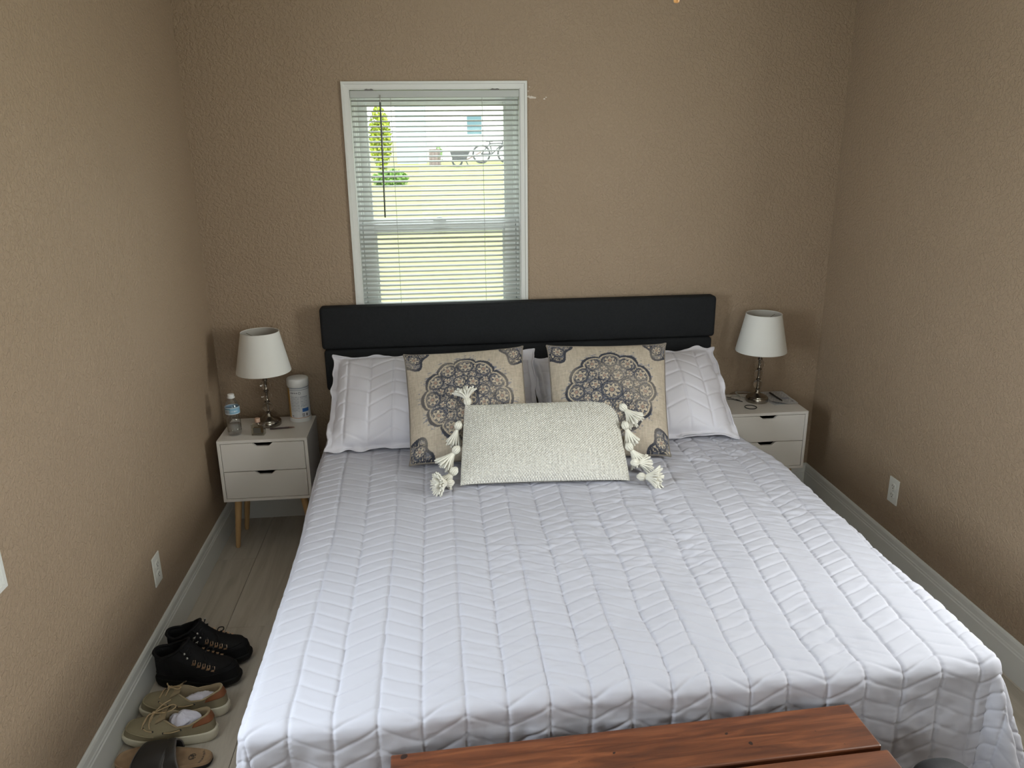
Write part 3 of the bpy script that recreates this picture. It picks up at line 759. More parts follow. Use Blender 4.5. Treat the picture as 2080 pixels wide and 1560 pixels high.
NS_L, NS_R = (.2535, -.218, 0), (2.5715, -.172, 0)
nightstand(NS_L, 0, 'white two-drawer nightstand left of the bed, holding the water bottle')
nightstand(NS_R, 0, 'white two-drawer nightstand right of the bed, holding papers and a pen')
ZT = .546

# ------------------------------------------------------------------ lamps
def lamp(loc, label, rz=0):
    t = thing('table_lamp', label, 'lamp', loc, rz, 'table lamps with crystal ball stems')
    mb = MB(); mb.lathe([(.052, 0), (.0535, .003), (.0535, .019), (.051, .023), (.047, .0245), (.046, .028), (.036, .033), (.018, .040), (.011, .048), (.0095, .056), (.0115, .058), (.0115, .062), (.008, .064)], 40)
    mb.build('base', 'nickel', t, smooth=True, sharp=35)
    zb = .064; pitchz = .0515
    for k in range(3):
        zc = zb+.0225+k*pitchz
        m2 = MB(); m2.ball((0, 0, zc), .0222, 28, 18); m2.build('crystal_ball', 'crystal', t, smooth=True)
        m3 = MB(); m3.lathe([(.0048, -.021), (.0048, .021)], 14, (0, 0, zc)); m3.build('stem_rod', 'nickel', t, smooth=True, sharp=40)
        m4 = MB(); m4.lathe([(.008, -.0045), (.0112, -.0035), (.0112, -.001), (.0092, 0), (.0112, .001), (.0112, .0035), (.008, .0045)], 20, (0, 0, zc+pitchz/2)); m4.build('collar', 'nickel', t, smooth=True, sharp=40)
    zt = zb+3*pitchz
    so = MB(); so.lathe([(.006, 0), (.006, .02), (.013, .022), (.014, .055), (.011, .058)], 20, (0, 0, zt-.006)); so.build('socket', 'nickel', t, smooth=True, sharp=40)
    bu = MB(); bu.lathe([(.012, 0), (.013, .02), (.024, .045), (.0285, .066), (.026, .083), (.015, .098), (.001, .102)], 20, (0, 0, zt+.052)); bu.build('bulb', 'bulb', t, smooth=True)
    r0, r1, h0, h1 = .1195, .0835, .255, .438
    sh = MB(); sh.lathe([(r0-.001, h0), (r0, h0), (r0, h0+.006), (r1, h1-.004), (r1, h1), (r1-.001, h1)], 64, close=False)
    s = sh.build('lamp_shade', 'shade', t, smooth=True, sharp=60)
    li = MB(); li.lathe([(r0-.0012, h0), (r1-.0012, h1)], 64, close=False); li.build('shade_lining', 'shade_in', s, smooth=True)
    for z, r in ((h0+.001, r0-.001), (h1-.001, r1-.001)):
        MB().tube([(r*math.cos(2*PI*k/48), r*math.sin(2*PI*k/48), z) for k in range(48)], .0016, 6, closed=True).build('shade_rim', 'shade', s, smooth=True)
    sp = MB(); zz = h1-.014; rr = r1-.003
    sp.tube([(.010*math.cos(2*PI*k/16), .010*math.sin(2*PI*k/16), zz-.012) for k in range(16)], .0012, 5, closed=True)
    for k in range(3):
        a = 2*PI*k/3+.5; sp.tube([(.010*math.cos(a), .010*math.sin(a), zz-.012), (rr*.6*math.cos(a), rr*.6*math.sin(a), zz-.010), (rr*math.cos(a), rr*math.sin(a), zz)], .0012, 5)
    sp.tube([(.010, 0, zz-.012), (.034, 0, zz-.05), (.034, 0, zt+.09), (.014, 0, zt+.045)], .0011, 5)
    sp.tube([(-.010, 0, zz-.012), (-.034, 0, zz-.05), (-.034, 0, zt+.09), (-.014, 0, zt+.045)], .0011, 5)
    sp.build('spider_fitting', 'nickel', s)
    return t
def bez(pts, n=40):
    """smooth curve through points (Catmull-Rom)"""
    P = [Vector(p) for p in pts]; out = []
    for i in range(len(P)-1):
        a, b, c, d = P[max(i-1, 0)], P[i], P[i+1], P[min(i+2, len(P)-1)]
        m = max(2, n//(len(P)-1))
        for j in range(m):
            s = j/m; out.append(.5*((2*b)+(c-a)*s+(2*a-5*b+4*c-d)*s*s+(3*b-a-3*c+d)*s**3))
    out.append(P[-1]); return out
LL = (.251, -.172, ZT); LR = (2.583, -.141, ZT)
l1 = lamp(LL, 'crystal ball stem lamp on the left nightstand beside the bottle and canister')
l2 = lamp(LR, 'crystal ball stem lamp on the right nightstand beside the papers')
def rel(pts, o): return [(p[0]-o[0], p[1]-o[1], p[2]-o[2]) for p in pts]
MB().tube(bez(rel([(.24, -.12, ZT+.004), (.24, -.062, ZT+.004), (.25, -.050, .50), (.27, -.045, .30), (.30, -.052, .235), (.35, -.05, .215), (.40, -.05, .24), (.43, -.045, .30), (.44, -.04, .36)], LL), 60), .0022, 6).build('cord', 'cord', l1, smooth=True)
MB().tube(bez(rel([(2.55, -.10, ZT+.004), (2.525, -.075, ZT+.004), (2.50, -.060, ZT+.006), (2.475, -.075, ZT+.004), (2.480, -.105, ZT+.003), (2.505, -.115, ZT+.003), (2.522, -.088, ZT+.008), (2.512, -.045, ZT+.016), (2.54, -.028, ZT+.012), (2.60, -.022, ZT+.003), (2.66, -.020, .52)], LR), 70), .0024, 6).build('cord', 'cord', l2, smooth=True)

# ------------------------------------------------------------------ things on the left nightstand
def bottle():
    t = thing('water_bottle', 'small clear water bottle with blue label at the left nightstand corner', 'bottle', (.124, -.285, ZT))
    pr = [(.0005, .004), (.018, .0), (.026, .003), (.0295, .012), (.0305, .022)]
    for i in range(5): z = .026+i*.0085; pr += [(.0305, z), (.0288, z+.004)]
    pr += [(.0300, .070), (.0270, .078), (.0255, .086), (.0272, .094), (.0300, .100), (.0305, .104), (.0305, .132), (.0297, .137), (.0265, .146), (.0190, .160), (.0130, .170), (.0118, .174)]
    MB().lathe(pr, 36, close=False).build('bottle_body', 'pet', t, smooth=True)
    MB().lathe([(.0005, .005), (.026, .006), (.0292, .014), (.0295, .05), (.0001, .0502)], 30, close=False).build('water', 'water', t, smooth=True)
    me = MB(); me.lathe([(.0165, .172), (.0165, .176), (.0145, .1765), (.0142, .1885), (.012, .190), (.0005, .190)], 30, close=False); me.build('cap', 'cap', t, smooth=True, sharp=40)
    n, m = 96, 34; A = np.linspace(0, 2*PI, n+1)[:-1]; Z = np.linspace(.1025, .1335, m); AA, ZZ = np.meshgrid(A, Z, indexing='ij')
    P = np.stack([.0311*np.cos(AA), .0311*np.sin(AA), ZZ], -1)
    col = np.ones(P.shape)*np.array([.55, .62, .68]); f = (ZZ-.1025)/.031
    fa = (AA/(2*PI)*360) % 360
    col[(f > .10) & (f < .90)] = (.22, .40, .55); col[(f > .10) & (f < .78) & (fa > 215) & (fa < 262)] = (.42, .47, .52)
    for c0 in (222, 232, 240, 252): col[(f > .2) & (f < .6) & (fa > c0) & (fa < c0+4)] = (.08, .10, .14)
    col[(f > .72) & (f < .84) & (fa > 205) & (fa < 268)] = (.06, .16, .20); col[(f > .35) & (f < .55) & (fa > 272) & (fa < 330) & (np.sin(fa*.9) > -.2)] = (.55, .66, .74)
    gridmesh('label_sleeve', P, 'printed', t, None, col, wrapu=True)
bottle()
def perfume():
    t = thing('perfume_bottle', 'squat square glass perfume bottle with pink cap before the left lamp', 'bottle', (.229, -.300, ZT), math.radians(-6))
    MB().box(-.0285, .0285, -.017, .017, 0, .052).build('glass_body', 'glass', t, bev=.005, seg=2)
    MB().box(-.0215, .0215, -.0105, .0105, .009, .034).build('perfume', 'juice', t, bev=.002)
    MB().box(-.0170, .0170, -.0176, -.0171, .014, .038).build('label', mat('grey_label', (.085, .08, .065), .5), t)
    MB().lathe([(.0075, .051), (.0075, .060), (.0085, .061)], 20).build('collar', 'nickel', t, smooth=True, sharp=40)
    MB().lathe([(.0115, .060), (.0118, .061), (.0118, .076), (.0108, .0775)], 24).build('cap', 'cork', t, smooth=True, sharp=40)
perfume()
def canister():
    t = thing('wipes_canister', 'tall white wipes canister with printed label on the left nightstand', 'canister', (.384, -.118, ZT), math.radians(4))
    MB().lathe([(.046, 0), (.0485, .003), (.0485, .018), (.0465, .020), (.0465, .168), (.045, .172)], 40).build('canister_body', 'cap', t, smooth=True, sharp=40)
    MB().lathe([(.0485, .170), (.0495, .172), (.0495, .200), (.047, .2045), (.043, .2062), (.0005, .2064)], 40, close=False).build('lid', 'cap', t, smooth=True, sharp=45)
    n, m = 220, 110; A = np.linspace(0, 2*PI, n+1)[:-1]; Z = np.linspace(.021, .167, m); AA, ZZ = np.meshgrid(A, Z, indexing='ij')
    P = np.stack([.0469*np.cos(AA), .0469*np.sin(AA), ZZ], -1)
    fa = AA*180/PI; f = (ZZ-.021)/.146                                  # camera sees about 200..330 degrees
    col = np.ones(P.shape)*np.array([.62, .63, .66])
    col[(fa > 185) & (fa < 218)] = (.50, .27, .05)
    col[f < .018] = (.45, .16, .03); col[(f > .965)] = (.28, .31, .36); col[(f > .91) & (f < .93)] = (.25, .28, .33)
    rs = np.random.RandomState(4)
    k = np.floor(f*38).astype(int); tl = (np.sin(fa*2.1+k*4.0)+np.sin(fa*5.3+k*7)) > -.9
    body = (f > .22) & (f < .72) & (fa > 224) & (fa < 276) & (k % 2 == 0) & tl; col[body] = (.36, .38, .44)
    b2 = (f > .34) & (f < .70) & (fa > 282) & (fa < 325) & (k % 2 == 0) & tl; col[b2] = (.34, .38, .44)
    col[(f > .68) & (f < .705) & (fa > 280) & (fa < 326)] = (.16, .18, .25)
    for c0 in (232, 242, 253, 264): col[(np.hypot((fa-c0)*.0468*PI/180, ZZ-.142) < .0032)] = (.16, .17, .20)
    rr = np.hypot((fa-280)*.0468*PI/180, ZZ-.141); col[(rr < .0062) & (rr > .0042)] = (.12, .13, .15)
    col[(f > .20) & (f < .32) & (fa > 288) & (fa < 330)] = (.03, .12, .38)
    col[(f > .045) & (f < .15) & (fa > 286) & (fa < 300) & (np.sin(fa*3)+np.sin(f*150) > .1)] = (.05, .05, .05)
    col[(f > .06) & (f < .14) & (fa > 310) & (fa < 318)] = (.06, .05, .05)
    col[(f > .05) & (f < .09) & (fa > 226) & (fa < 238)] = (.22, .22, .28)
    gridmesh('label_sleeve', P, 'printed', t, None, col, wrapu=True)
canister()
t = thing('eyeliner_pencil', 'thin dark pencil lying in front of the left lamp', 'pencil', (.322, -.240, ZT))
MB().tube([(-.055, -.004, .0045), (.028, .004, .0045)], .0040, 8).build('pencil_barrel', 'brownstick', t, smooth=True, sharp=40)
MB().tube([(.028, .004, .0045), (.045, .0056, .0045), (.052, .0063, .004)], [.0036, .0024, .0008], 8).build('pencil_tip', mat('rosewood_tip', (.16, .08, .06), .5), t, smooth=True)

# ------------------------------------------------------------------ things on the right nightstand
def paper(label, loc, rz, w_, h_, z, seed, curl):
    n, m = 120, 150; X, Y = np.meshgrid(np.linspace(-w_/2, w_/2, n), np.linspace(-h_/2, h_/2, m), indexing='ij')
    Z = z+curl*(sstep(.25, .5, -Y/h_)*sstep(-.1, .5, -X/w_))*.012+curl*.0012*(1+vnoise(X*18+9, Y*18+9, seed))
    col = np.ones(X.shape+(3,))*np.array([.50, .495, .50])
    k = np.floor((Y+h_/2)/h_*34).astype(int); tl = (np.sin(X*160+k*3.1)+np.sin(X*410+k*5)) > -.55
    col[(k % 2 == 0) & tl & (np.abs(X) < w_*.40) & (np.abs(Y) < h_*.42)] = (.30, .29, .30)
    col[(X > w_*.05) & (X < w_*.40) & (Y < -h_*.02) & (Y > -h_*.14)] = (.27, .28, .34)
    col[np.hypot(X-w_*.36, Y+h_*.33) < .0045] = (.03, .03, .035)
    o = gridmesh('paper_sheet', np.stack([X, Y, Z], -1), 'paper', None, None, col)
    o.location = loc; o.rotation_euler = (0, 0, rz); tag(o, label, 'paper', 'papers on the right nightstand'); return o
paper('lower printed sheet peeking out under the top sheet near the right lamp base', (2.675, -.118, ZT), math.radians(12), .105, .185, .0006, 5, .0)
paper('upper printed sheet with a small round mark, under the black pen', (2.708, -.112, ZT), math.radians(-1), .118, .195, .0022, 6, 1.0)
t = thing('pen', 'black capped pen lying across the papers on the right nightstand', 'pen', (2.690, -.115, ZT+.0062), math.radians(94))
MB().tube([(-.066, 0, .0035), (-.055, 0, .0042), (.045, 0, .0046), (.062, 0, .0040)], [.002, .0040, .0044, .0036], 10).build('pen_barrel', 'blackplastic', t, smooth=True)
MB().box(.012, .058, -.0012, .0012, .0082, .0094).build('pen_clip', 'blackplastic', t)
o = MB().tube([(2.516+.0275*math.cos(2*PI*k/40), -.232+.0275*math.sin(2*PI*k/40), ZT+.0023) for k in range(40)], .0021, 6, closed=True).build('hair_tie', 'hair', smooth=True)
tag(o, 'thin black hair tie ring before the right lamp base', 'hair tie')
o = MB()
o.tube([(2.450, -.098, ZT+.0022), (2.475, -.112, ZT+.003), (2.508, -.150, ZT+.0022)], .0016, 6)
o.tube([(2.458, -.070, ZT+.0022), (2.480, -.098, ZT+.004), (2.509, -.149, ZT+.0022)], .0016, 6)
tag(o.build('hairpin', 'blackplastic', smooth=True), 'splayed black hairpin left of the right lamp', 'hairpin')
# ------------------------------------------------------------------ shoes
def loop_xy(L, Wd, n, m, x0=0.0, p=.62):
    ph = np.linspace(0, 2*PI, n, endpoint=False); t = .5*(1-np.cos(ph))
    ww = np.interp(t, [q[0] for q in m], [q[1] for q in m])
    y = np.sign(np.sin(ph))*np.abs(np.sin(ph))**p*Wd/2*ww
    return ph, t, np.stack([x0+t*L, y], -1)
M_SOLE = [(0, .74), (.18, .74), (.40, .76), (.55, .90), (.70, 1.0), (.85, .98), (1, .92)]
def sole(parent, L, Wd, h0, h1, name, m, rim=.0, toe_spring=.008, n=72):
    ph, t, q = loop_xy(L, Wd, n, M_SOLE)
    c = np.array([L*.5, 0]); rings = []
    spring = toe_spring*sstep(.72, 1.0, t)+toe_spring*.3*sstep(.08, 0, t)
    top = h0+(h1-h0)*t
    for s, z in ((.60, 0), (.93, 0), (.975, .15), (1.0, .45), (1.0, .85), (.985, 1.0), (.6, 1.0)):
        xy = c+(q-c)*s; zz = spring*(1-z)+top*z+spring*.5*z
        rings.append(np.column_stack([xy, zz]))
    P = np.stack(rings, 1)
    mid0 = np.column_stack([np.repeat(c[None], n, 0)+(q-c)*.02, np.zeros(n)+.001]); midt = np.column_stack([c+(q-c)*.02, top])
    P = np.concatenate([mid0[:, None], P, midt[:, None]], 1)
    return gridmesh(name, P, m, parent, wrapu=True)
def upper(parent, L, Wd, zsole, op, prof_side, prof_toe, name, m, inner_m, n=96, scale=.955, depth_z=.03, heel_lean=0.0):
    """op: (x0, x1, halfwidth, [(xfrac, z)...]) describes the foot opening"""
    ph, t, q = loop_xy(L, Wd, n, M_SOLE); c = np.array([L*.5, 0]); B0 = c+(q-c)*scale
    x0, x1, hw, zc = op
    ox = x0+(x1-x0)*t; oy = np.sign(np.sin(ph))*np.abs(np.sin(ph))**.75*hw*np.interp(t, [0, .35, 1], [.9, 1.0, .78])
    oz = np.interp(t, [k[0] for k in zc], [k[1] for k in zc])
    O = np.stack([ox, oy], -1)
    wt = sstep(.40, .92, t)                                           # how much of a toe profile
    K = 26; rows = []
    def prof(pr, s): a = np.array(pr); i = np.linspace(0, 1, len(a)); return np.interp(s, i, a[:, 0]), np.interp(s, i, a[:, 1])
    def smooth(pr):
        a = np.array(pr, float); i = np.linspace(0, 1, len(a)); ii = np.linspace(0, 1, 60)
        g = np.stack([np.interp(ii, i, a[:, 0]), np.interp(ii, i, a[:, 1])], -1)
        for _ in range(40): g[1:-1] = (g[:-2]+2*g[1:-1]+g[2:])/4
        return g
    ps, pt = smooth(prof_side), smooth(prof_toe)
    for k in range(K+1):
        s = k/K
        gs, fs = np.interp(s, np.linspace(0, 1, 60), ps[:, 0]), np.interp(s, np.linspace(0, 1, 60), ps[:, 1])
        gt, ft = np.interp(s, np.linspace(0, 1, 60), pt[:, 0]), np.interp(s, np.linspace(0, 1, 60), pt[:, 1])
        g = gs*(1-wt)+gt*wt; f = fs*(1-wt)+ft*wt
        xy = B0+(O-B0)*g[:, None]; z = zsole+(oz-zsole)*f
        rows.append(np.column_stack([xy, z]))
    P = np.stack(rows, 1)
    o = gridmesh(name, P, m, parent, wrapu=True)
    co = np.array([(x0+x1)/2, 0])
    inn = []
    for k, (sc, zf) in enumerate(((1.0, 1.0), (.97, 1.015), (.93, 1.0), (.93, .75), (.95, .45), (.93, .12), (.6, .03), (.02, .03))):
        xy = co+(O-co)*sc; inn.append(np.column_stack([xy, depth_z+(oz-depth_z)*zf]))
    gridmesh('lining', np.stack(inn, 1), inner_m, parent, wrapu=True, flip=True)
    return P, np.column_stack([O, oz])
def patch(parent, P, i_idx, k0, k1, off, name, m, shape=None):
    """a raised piece cut from the upper's own surface"""
    Q = P[np.array(i_idx)][:, k0:k1+1].copy(); n = normals(np.concatenate([P, P[:2]], 0))[:len(P)][np.array(i_idx)][:, k0:k1+1]
    c = P.mean(axis=(0, 1)); sgn = np.sign(((Q-c)*n).sum(-1).mean()); n = n*sgn
    if shape is not None: Q = shape(Q)
    F = Q+n*off; Bk = Q-n*.002
    top = np.concatenate([Bk[:1], F, Bk[-1:]], 0); e0 = np.concatenate([Bk[:1, :1], Bk[:, :1], Bk[-1:, :1]], 0); e1 = np.concatenate([Bk[:1, -1:], Bk[:, -1:], Bk[-1:, -1:]], 0)
    return gridmesh(name, np.concatenate([e0, top, e1], 1), m, parent)

def boat_shoe(loc, rz, label, seed, bow):
    t = thing('boat_shoe', label, 'shoe', loc, rz, 'olive canvas boat shoes')
    L, Wd = .292, .106
    sole(t, L, Wd, .038, .030, 'rubber_sole', 'cream', toe_spring=.008)
    op = (.020, .168, .036, [(0, .094), (.10, .091), (.35, .073), (.62, .066), (.82, .082), (1, .094)])
    P, O = upper(t, L, Wd, .029, op, [(0, 0), (.02, .25), (.10, .55), (.45, .80), (1, 1)], [(0, 0), (.02, .18), (.06, .36), (.20, .50), (.42, .60), (.70, .78), (1, 1)], 'canvas_upper', 'olive', 'olivein', depth_z=.036)
    n = len(P)
    MB().tube([tuple(p) for p in O], .0030, 8, closed=True).build('collar_binding', 'olivein', t, smooth=True)
    heel = [(i % n) for i in range(-15, 16)]
    kk = 26
    def wavy(Q): return Q
    patch(t, P, heel, 15, 25, .0016, 'heel_patch', 'tan')
    # moccasin toe seam: raised welt around the vamp
    for kc, r in ((9, .0030),):
        seam = [P[i % n, kc]+np.array([0, 0, .0012]) for i in range(int(n*.30), int(n*.70)+1)]
        MB().tube([tuple(s) for s in seam], r, 6).build('toe_seam', 'olive', t, smooth=True)
    # tongue
    fx = .168; tg = []
    for u in np.linspace(-1, 1, 9):
        tg.append([(fx+.030-.055*s, u*(.024+.004*s), .074+.036*s-.010*u*u) for s in np.linspace(0, 1, 6)])
    T = np.array(tg); T2 = T-np.array([.0, 0, .004])
    ring = np.concatenate([T, T2[::-1]], 0); gridmesh('tongue', ring, 'olivein', t, wrapu=True)
    # side lace running through eyelets, both sides
    for sy in (-1, 1):
        for a, b in ((.285, .215), (.40, .335)):
            ia, ib = (int(n*a), int(n*b)) if sy > 0 else (n-int(n*a), n-int(n*b))
            kl = 17; pa, pb = P[ia % n, kl], P[ib % n, kl]
            mid = (pa+pb)/2+np.array([0, sy*.006, .001])
            MB().tube(bez([pa, mid, pb], 12), .0022, 6).build('side_lace', 'rawhide', t, smooth=True)
            for p in (pa, pb):
                MB().ball(tuple(p), .0034, 8, 6, (1, .7, 1)).build('eyelet', 'slot', t, smooth=True)
    # front lace and bow
    zc = .098; xk = .192
    for dx in (.0, .022):
        MB().tube(bez([(xk+dx, -.024, .082-dx*.4), (xk+dx-.004, 0, .094-dx*.55), (xk+dx, .024, .082-dx*.4)], 14), .0022, 6).build('front_lace', 'rawhide', t, smooth=True)
    for pts in bow:
        MB().tube(bez([(xk-.004+p[0], p[1], zc-.002+p[2]) for p in pts], 24), .0020, 6).build('bow_lace', 'rawhide', t, smooth=True)
    MB().ball((xk-.004, 0, zc-.001), .0052, 10, 8).build('knot', 'rawhide', t, smooth=True)
    return t
bowA = [[(0, 0, 0), (.012, -.014, .002), (.020, -.030, -.008), (.024, -.036, -.018)], [(0, 0, 0), (-.018, .012, .008), (-.038, .022, .010), (-.044, .010, .010), (-.024, .002, .006), (0, 0, 0)]]
bowB = [[(0, 0, 0), (.012, .012, .002), (.022, .030, -.012), (.026, .037, -.026)], [(0, 0, 0), (.002, .020, 0), (.004, .034, -.014), (.002, .040, -.026)],
        [(0, 0, 0), (-.025, -.006, .010), (-.055, -.016, .016), (-.066, -.006, .014), (-.045, .008, .009), (0, 0, 0)], [(0, 0, 0), (-.020, -.022, .012), (-.040, -.038, .016)]]
boat_shoe((.313, -1.425, 0), math.radians(174.5), 'olive boat shoe with tan heel patch next to the black boots', 1, bowA)
boat_shoe((.304, -1.535, 0), math.radians(177), 'olive boat shoe with tan heel patch next to the sandal, lace in a loose bow', 2, bowB)
def sock(loc, rz, label, seed, h):
    n, m = 40, 24; A, Bq = np.meshgrid(np.linspace(0, 2*PI, n, endpoint=False), np.linspace(0.02, PI-.02, m), indexing='ij')
    X = np.cos(A)*np.sin(Bq); Y = np.sin(A)*np.sin(Bq); Z = -np.cos(Bq)
    R = 1+.16*vnoise(X*2.4+5, Y*2.4+Z*2, seed)+.10*vnoise(X*5+3, Y*5+Z*4+9, seed+1)-.20*np.exp(-((X*.8+Y*.6-.1+.2*np.sin(Z*4))/.12)**2)*(Z > -.2)
    P = np.stack([X*.050*R, Y*.027*R, Z*h*R], -1)
    o = gridmesh('sock', P, 'sock', None, wrapu=True); o.location = loc; o.rotation_euler = (0, .12, rz); tag(o, label, 'sock', 'white socks tucked into the boat shoes'); return o
sock((.218, -1.415, .055), math.radians(175), 'flat white sock inside the boat shoe next to the boots', 71, .012)
sock((.205, -1.531, .068), math.radians(177), 'bulky crumpled white sock stuffed in the boat shoe next to the sandal', 75, .025)

def boot(loc, rz, label, seed):
    t = thing('hiking_boot', label, 'boot', loc, rz, 'black lace-up ankle boots')
    L, Wd = .292, .108
    sole(t, L, Wd, .038, .030, 'lug_sole', 'bootsole', toe_spring=.012)
    op = (.008, .126, .041, [(0, .132), (.30, .124), (.70, .142), (1, .168)])
    P, O = upper(t, L, Wd, .032, op, [(0, 0), (.02, .18), (.10, .42), (.45, .68), (.85, .88), (1, 1)],
                 [(0, 0), (.01, .16), (.035, .30), (.14, .38), (.34, .42), (.58, .52), (.80, .72), (.93, .88), (1, 1)], 'leather_upper', 'boot', 'boot', depth_z=.045)
    n = len(P)
    MB().tube([tuple(p) for p in O], .0050, 8, closed=True).build('padded_collar', 'boot', t, smooth=True)
    w_ = [P[i % n, 6] for i in range(n)]
    MB().tube([tuple(p) for p in w_], .0016, 5, closed=True).build('rand_seam', 'boot', t, smooth=True)
    cap = [P[i % n, 9]+np.array([0, 0, .001]) for i in range(int(n*.36), int(n*.64)+1)]
    MB().tube([tuple(s) for s in cap], .0017, 6).build('toe_seam', 'boot', t, smooth=True)
    # lacing: positions climb from the vamp to the collar front
    st_ = [(.214, .037, .081), (.199, .038, .087), (.184, .038, .093), (.168, .037, .098), (.153, .038, .108), (.138, .039, .127), (.131, .040, .145)]
    for j, (x_, y_, z_) in enumerate(st_):
        for sy in (-1, 1):
            r = MB()
            if j < 5:
                r.tube([(x_-.0045, sy*(y_+.001), z_-.002), (x_-.0035, sy*(y_-.005), z_+.004), (x_+.0035, sy*(y_-.005), z_+.004), (x_+.0045, sy*(y_+.001), z_-.002)], .0012, 6)
                r.box(x_-.0055, x_+.0055, min(sy*(y_+.0005), sy*(y_+.0105)), max(sy*(y_+.0005), sy*(y_+.0105)), z_-.0052, z_-.0026)
                r.build('lace_ring', 'brass', t)
            else:
                r.ball((x_-.004, sy*(y_+.003), z_), .0042, 10, 8, (1, .7, 1)); r.tube([(x_-.004, sy*(y_+.003), z_), (x_-.001, sy*(y_+.010), z_+.002)], .0018, 6)
                r.build('lace_hook', 'brass' if j == 9 else 'screw', t, smooth=True)
    for j in range(6):
        (xa, ya, za), (xb, yb, zb) = st_[j], st_[j+1]
        for sy in (-1, 1):
            MB().tube(bez([(xa, sy*(ya-.004), za+.004), ((xa+xb)/2, 0, (za+zb)/2+.011), (xb, -sy*(yb-.004), zb+.004)], 12), .0022, 6).build('lace', 'lace', t, smooth=True)
    for sy in (-1, 1):
        MB().tube(bez([(.176, 0, .108), (.180, sy*.016, .124), (.192, sy*.030, .118), (.190, sy*.034, .104), (.178, sy*.018, .106)], 20), .0021, 6).build('lace_loop', 'lace', t, smooth=True)
    tg = []
    for u in np.linspace(-1, 1, 9):
        tg.append([(.170-.062*s, u*(.026+.006*s), .090+.068*s-.008*u*u) for s in np.linspace(0, 1, 8)])
    T = np.array(tg); ring = np.concatenate([T, (T-np.array([.005, 0, .002]))[::-1]], 0); gridmesh('tongue', ring, 'boot', t, wrapu=True)
    return t
boot((.034, -1.146, 0), math.radians(-1), 'black lace-up ankle boot against the wall, farther one of the pair', 1)
boot((.026, -1.250, 0), math.radians(-5), 'black lace-up ankle boot next to the olive shoes, nearer one of the pair', 2)

def sandal(loc, rz, label):
    t = thing('sandal', label, 'sandal', loc, rz)
    L, Wd = .285, .108; n = 90
    sole(t, L, Wd, .020, .016, 'rubber_sole', 'bootsole', toe_spring=.004)
    ph, tt, q = loop_xy(L, Wd, n, M_SOLE); c = np.array([L*.5, 0]); rings = []
    for s, z in ((1.0, .017), (.995, .026), (.975, .0275), (.93, .0235), (.80, .0215), (.6, .021), (.4, .021), (.2, .021), (.01, .021)):
        xy = c+(q-c)*s; h = z+.006*sstep(.30, 0, tt)*(s < .98)*.3+.004*np.exp(-((tt-.55)/.12)**2)*(s < .9)
        rings.append(np.column_stack([xy, h]))
    # densify for the print
    P0 = np.stack(rings, 1); K = 90; idx = np.linspace(0, P0.shape[1]-1, K); i0 = np.floor(idx).astype(int).clip(0, P0.shape[1]-2); f = (idx-i0)[None, :, None]
    P = P0[:, i0]*(1-f)+P0[:, i0+1]*f
    big = np.repeat(P, 3, 0); big = (np.roll(big, -1, 0)+big+np.roll(big, 1, 0))/3; P = big
    X, Y = P[..., 0], P[..., 1]
    col = np.ones(P.shape)*np.array([.30, .195, .115])
    rad = np.hypot((X-L*.5)/(L*.5), Y/(Wd*.4)); col *= (1-.12*vnoise(X*60+9, Y*60+9, 3))[..., None]
    wear = np.exp(-((X-.06)/.04)**2-((Y)/.03)**2)[..., None]; col = col*(1-.10*wear)
    dx, dy = (X-.060)/.011, (Y+.004)/.013
    em = (np.hypot(dx, dy) < 1) & (np.abs(vnoise(X*420, Y*420, 8)) > .14) & ~((np.hypot(dx-.35, dy-.3) < .35)); col[em] = (.035, .025, .02)
    a = np.arctan2(Y, X-.075); rr = np.hypot(X-.075, Y); tx = (np.abs(rr-.049) < .0032) & (np.abs(np.abs(a)-PI) < .55) & (np.sin(a*70)+np.sin(a*113) > -.3); col[tx] = (.07, .05, .035)
    gridmesh('footbed', P, 'footbed', t, None, col, wrapu=True)
    def band(name, xa0, xa1, xb0, xb1, hgt, ys=(.054, .054), m='strap'):
        """a broad leather band: edge lines run from (xa0..xa1) on -y side to (xb0..xb1) on +y side"""
        ns, nw = 28, 10; R = np.zeros((ns, nw, 3))
        for i, s in enumerate(np.linspace(0, 1, ns)):
            al = PI*s; y = -math.cos(al)*(ys[0] if s < .5 else ys[1]); z = .016+hgt*math.sin(al)**.75
            for j, w_ in enumerate(np.linspace(0, 1, nw)):
                xa = xa0+(xa1-xa0)*w_; xb = xb0+(xb1-xb0)*w_
                R[i, j] = (xa+(xb-xa)*s, y, z+.004*math.sin(PI*w_)-.012*w_*math.sin(al))
        nn = normals(R); 
        if nn[ns//2, nw//2, 2] < 0: nn = -nn
        T = R+nn*.0016; Bq = R-nn*.0016
        ring = np.concatenate([T, Bq[:, ::-1]], 1)
        o = gridmesh(name, np.transpose(ring, (1, 0, 2)), m, t, wrapu=True)
        for j in (0, nw-1): MB().tube([tuple(p) for p in R[:, j]], .0022, 6).build('strap_edge', 'edge', o, smooth=True)
        return o
    band('strap', .105, .200, .128, .222, .052)
    band('strap', .128, .160, .075, .118, .058)
    return t
sandal((.314, -1.650, 0), math.radians(175), 'tan and black leather slide sandal nearest the viewer by the left wall')

